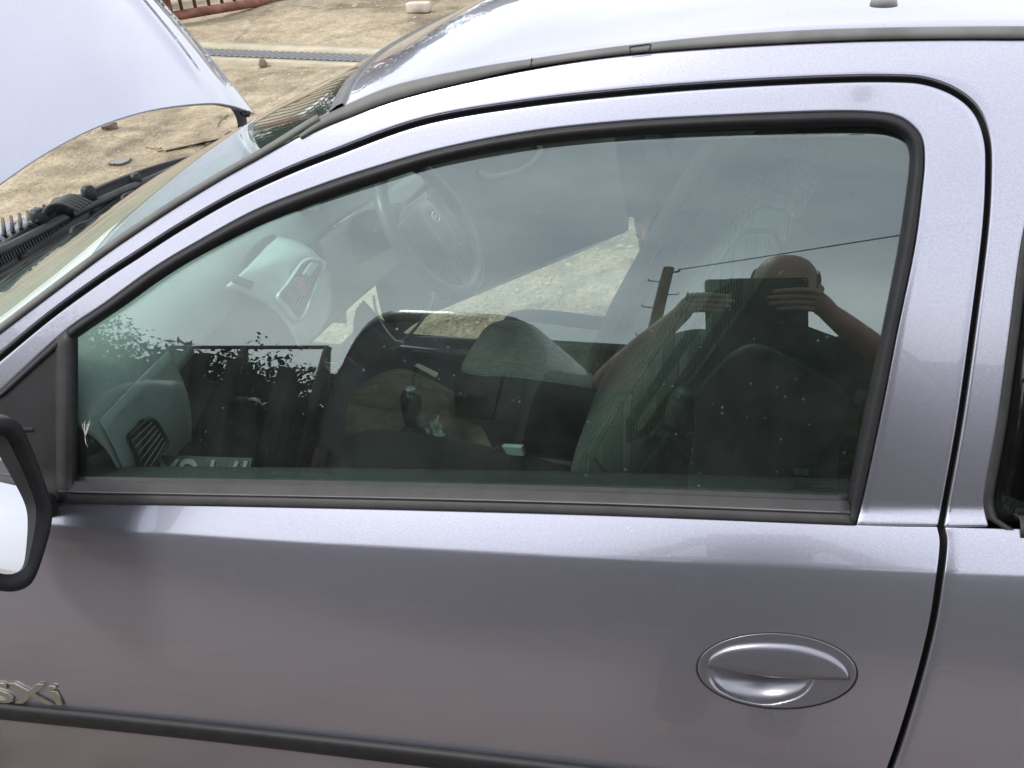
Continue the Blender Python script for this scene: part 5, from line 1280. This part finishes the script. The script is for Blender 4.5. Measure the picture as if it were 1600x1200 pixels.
# tablet in its case
TB = empty('tablet', T(-0.13, -0.09, -0.012), label='black tablet in a folding case held up in front of his face', cat='tablet')
def slab(name, a0, a1, b0, b1, c0, c1, mat, parent, rr=0.012):
    ring = []
    for (ca, cb, s0) in ((a1-rr, b1-rr, 0), (a0+rr, b1-rr, 90), (a0+rr, b0+rr, 180), (a1-rr, b0+rr, 270)):
        for t in np.linspace(s0, s0+90, 7): ring.append(T(ca+rr*math.cos(math.radians(t)), cb+rr*math.sin(math.radians(t)), c1))
    return prism(name, ring, cf*(c0-c1), mat, parent, bev=0.0012)
CASE = simple('black_tablet_case', (0.010, 0.010, 0.011), 0.5, var=0.2, bmp=0.2, bscale=900)
slab('tablet_body', -0.262, 0.014, -0.196, 0.014, -0.0150, -0.0075, CASE, TB)
slab('case_back', -0.200, 0.0165, -0.199, 0.0165, -0.0073, -0.0055, CASE, TB)
slab('screen', -0.255, 0.007, -0.188, 0.007, -0.0162, -0.0152, simple('tablet_screen', (0.02, 0.02, 0.022), 0.05), TB)
slab('camera_lens', -0.005, 0.005, -0.005, 0.005, -0.0052, -0.0042, simple('lens_glass', (0.01, 0.01, 0.012), 0.05), TB, 0.0045)
# bystander on the far side, by the open driver door
BY = empty('person', (-0.16, 3.05, 0), label='person in dark jacket and trousers standing beyond the open driver door', cat='person')
bx, by_ = -0.20, 3.10
NB = {'pel': (bx, by_, 0.95, (0.17, 0.13)), 'sp': (bx, by_, 1.15, (0.16, 0.12)), 'ch': (bx, by_, 1.36, (0.17, 0.12)), 'nb': (bx, by_, 1.50, 0.07), 'nk': (bx, by_-0.01, 1.56, 0.055), 'h1': (bx, by_-0.03, 1.63, (0.07, 0.085)), 'h2': (bx, by_-0.03, 1.70, (0.076, 0.09)), 'h3': (bx, by_-0.02, 1.76, 0.05)}
EB = [('pel', 'sp'), ('sp', 'ch'), ('ch', 'nb'), ('nb', 'nk'), ('nk', 'h1'), ('h1', 'h2'), ('h2', 'h3')]
hb = at_y(1002, 352, 2.98)
for sd_, sx in (('r', 1), ('l', -1)):
    NB['hip'+sd_] = (bx+sx*0.10, by_, 0.88, 0.105); NB['kn'+sd_] = (bx+sx*0.13, by_-0.02, 0.48, 0.075); NB['an'+sd_] = (bx+sx*0.14, by_, 0.09, 0.05); NB['to'+sd_] = (bx+sx*0.15, by_-0.17, 0.045, 0.04)
    EB += [('pel', 'hip'+sd_), ('hip'+sd_, 'kn'+sd_), ('kn'+sd_, 'an'+sd_), ('an'+sd_, 'to'+sd_)]
    w = hb+np.array([0.0, 0.02, 0.045]) if sx < 0 else np.array([bx+0.28, by_-0.05, 0.80])
    NB['sh'+sd_] = (bx+sx*0.20, by_, 1.44, 0.075); NB['el'+sd_] = (bx+sx*0.29, by_-0.02, 1.14, 0.055); NB['wr'+sd_] = (w[0], w[1], w[2], 0.034)
    NB['pa'+sd_] = (w[0]+0.005, w[1]-0.01, w[2]-0.06, (0.022, 0.036)); EB += [('ch', 'sh'+sd_), ('sh'+sd_, 'el'+sd_), ('el'+sd_, 'wr'+sd_), ('wr'+sd_, 'pa'+sd_)]
    for i in range(4):
        o_ = (i-1.5)*0.018
        for j, (dz, dyy) in enumerate(((-0.10, -0.012), (-0.13, 0.0), (-0.155+0.006*abs(i-1), 0.012))):
            NB['f%s%d%d' % (sd_, i, j)] = (w[0]+0.004*j, w[1]+o_+dyy*0.4, w[2]+dz, 0.0098-0.001*j)
        EB += [('pa'+sd_, 'f%s%d0' % (sd_, i)), ('f%s%d0' % (sd_, i), 'f%s%d1' % (sd_, i)), ('f%s%d1' % (sd_, i), 'f%s%d2' % (sd_, i))]
    NB['t0'+sd_] = (w[0]+0.012, w[1]-0.035, w[2]-0.06, 0.011); NB['t1'+sd_] = (w[0]+0.016, w[1]-0.048, w[2]-0.095, 0.009); EB += [('pa'+sd_, 't0'+sd_), ('t0'+sd_, 't1'+sd_)]
skin_mesh('body', NB, EB, SKIN, BY, 'pel', 2)
JACK = simple('dark_blue_jacket', (0.022, 0.026, 0.036), 0.85, var=0.2, scale=25, spec=0.15)
sl_ = []
for sd_ in 'rl':
    P_ = [np.array(NB[k+sd_][:3]) for k in ('sh', 'el', 'wr')]; sl_.append(([P_[0]*1.0, P_[0]*0.5+P_[1]*0.5, P_[1], P_[1]*0.4+P_[2]*0.6, P_[2]+[0, 0, -0.01]], [0.095, 0.085, 0.075, 0.065, 0.055]))
garment('jacket', bx, by_, [(0.72, 0.235, 0.19, 0), (0.9, 0.23, 0.185, 0), (1.15, 0.215, 0.165, 0), (1.32, 0.23, 0.165, 0), (1.42, 0.235, 0.15, 0), (1.48, 0.21, 0.12, 0), (1.52, 0.13, 0.09, 0), (1.545, 0.085, 0.085, 0)], sl_, JACK, BY)
NT = {'a': (bx, by_, 0.92, (0.185, 0.15))}; ET = []
for sd_ in 'rl':
    for k, r in (('hip', 0.125), ('kn', 0.10), ('an', 0.085)): NT[k+sd_] = NB[k+sd_][:3]+(r,)
    ET += [('a', 'hip'+sd_), ('hip'+sd_, 'kn'+sd_), ('kn'+sd_, 'an'+sd_)]
skin_mesh('trousers', NT, ET, TROU, BY, 'a', 2)
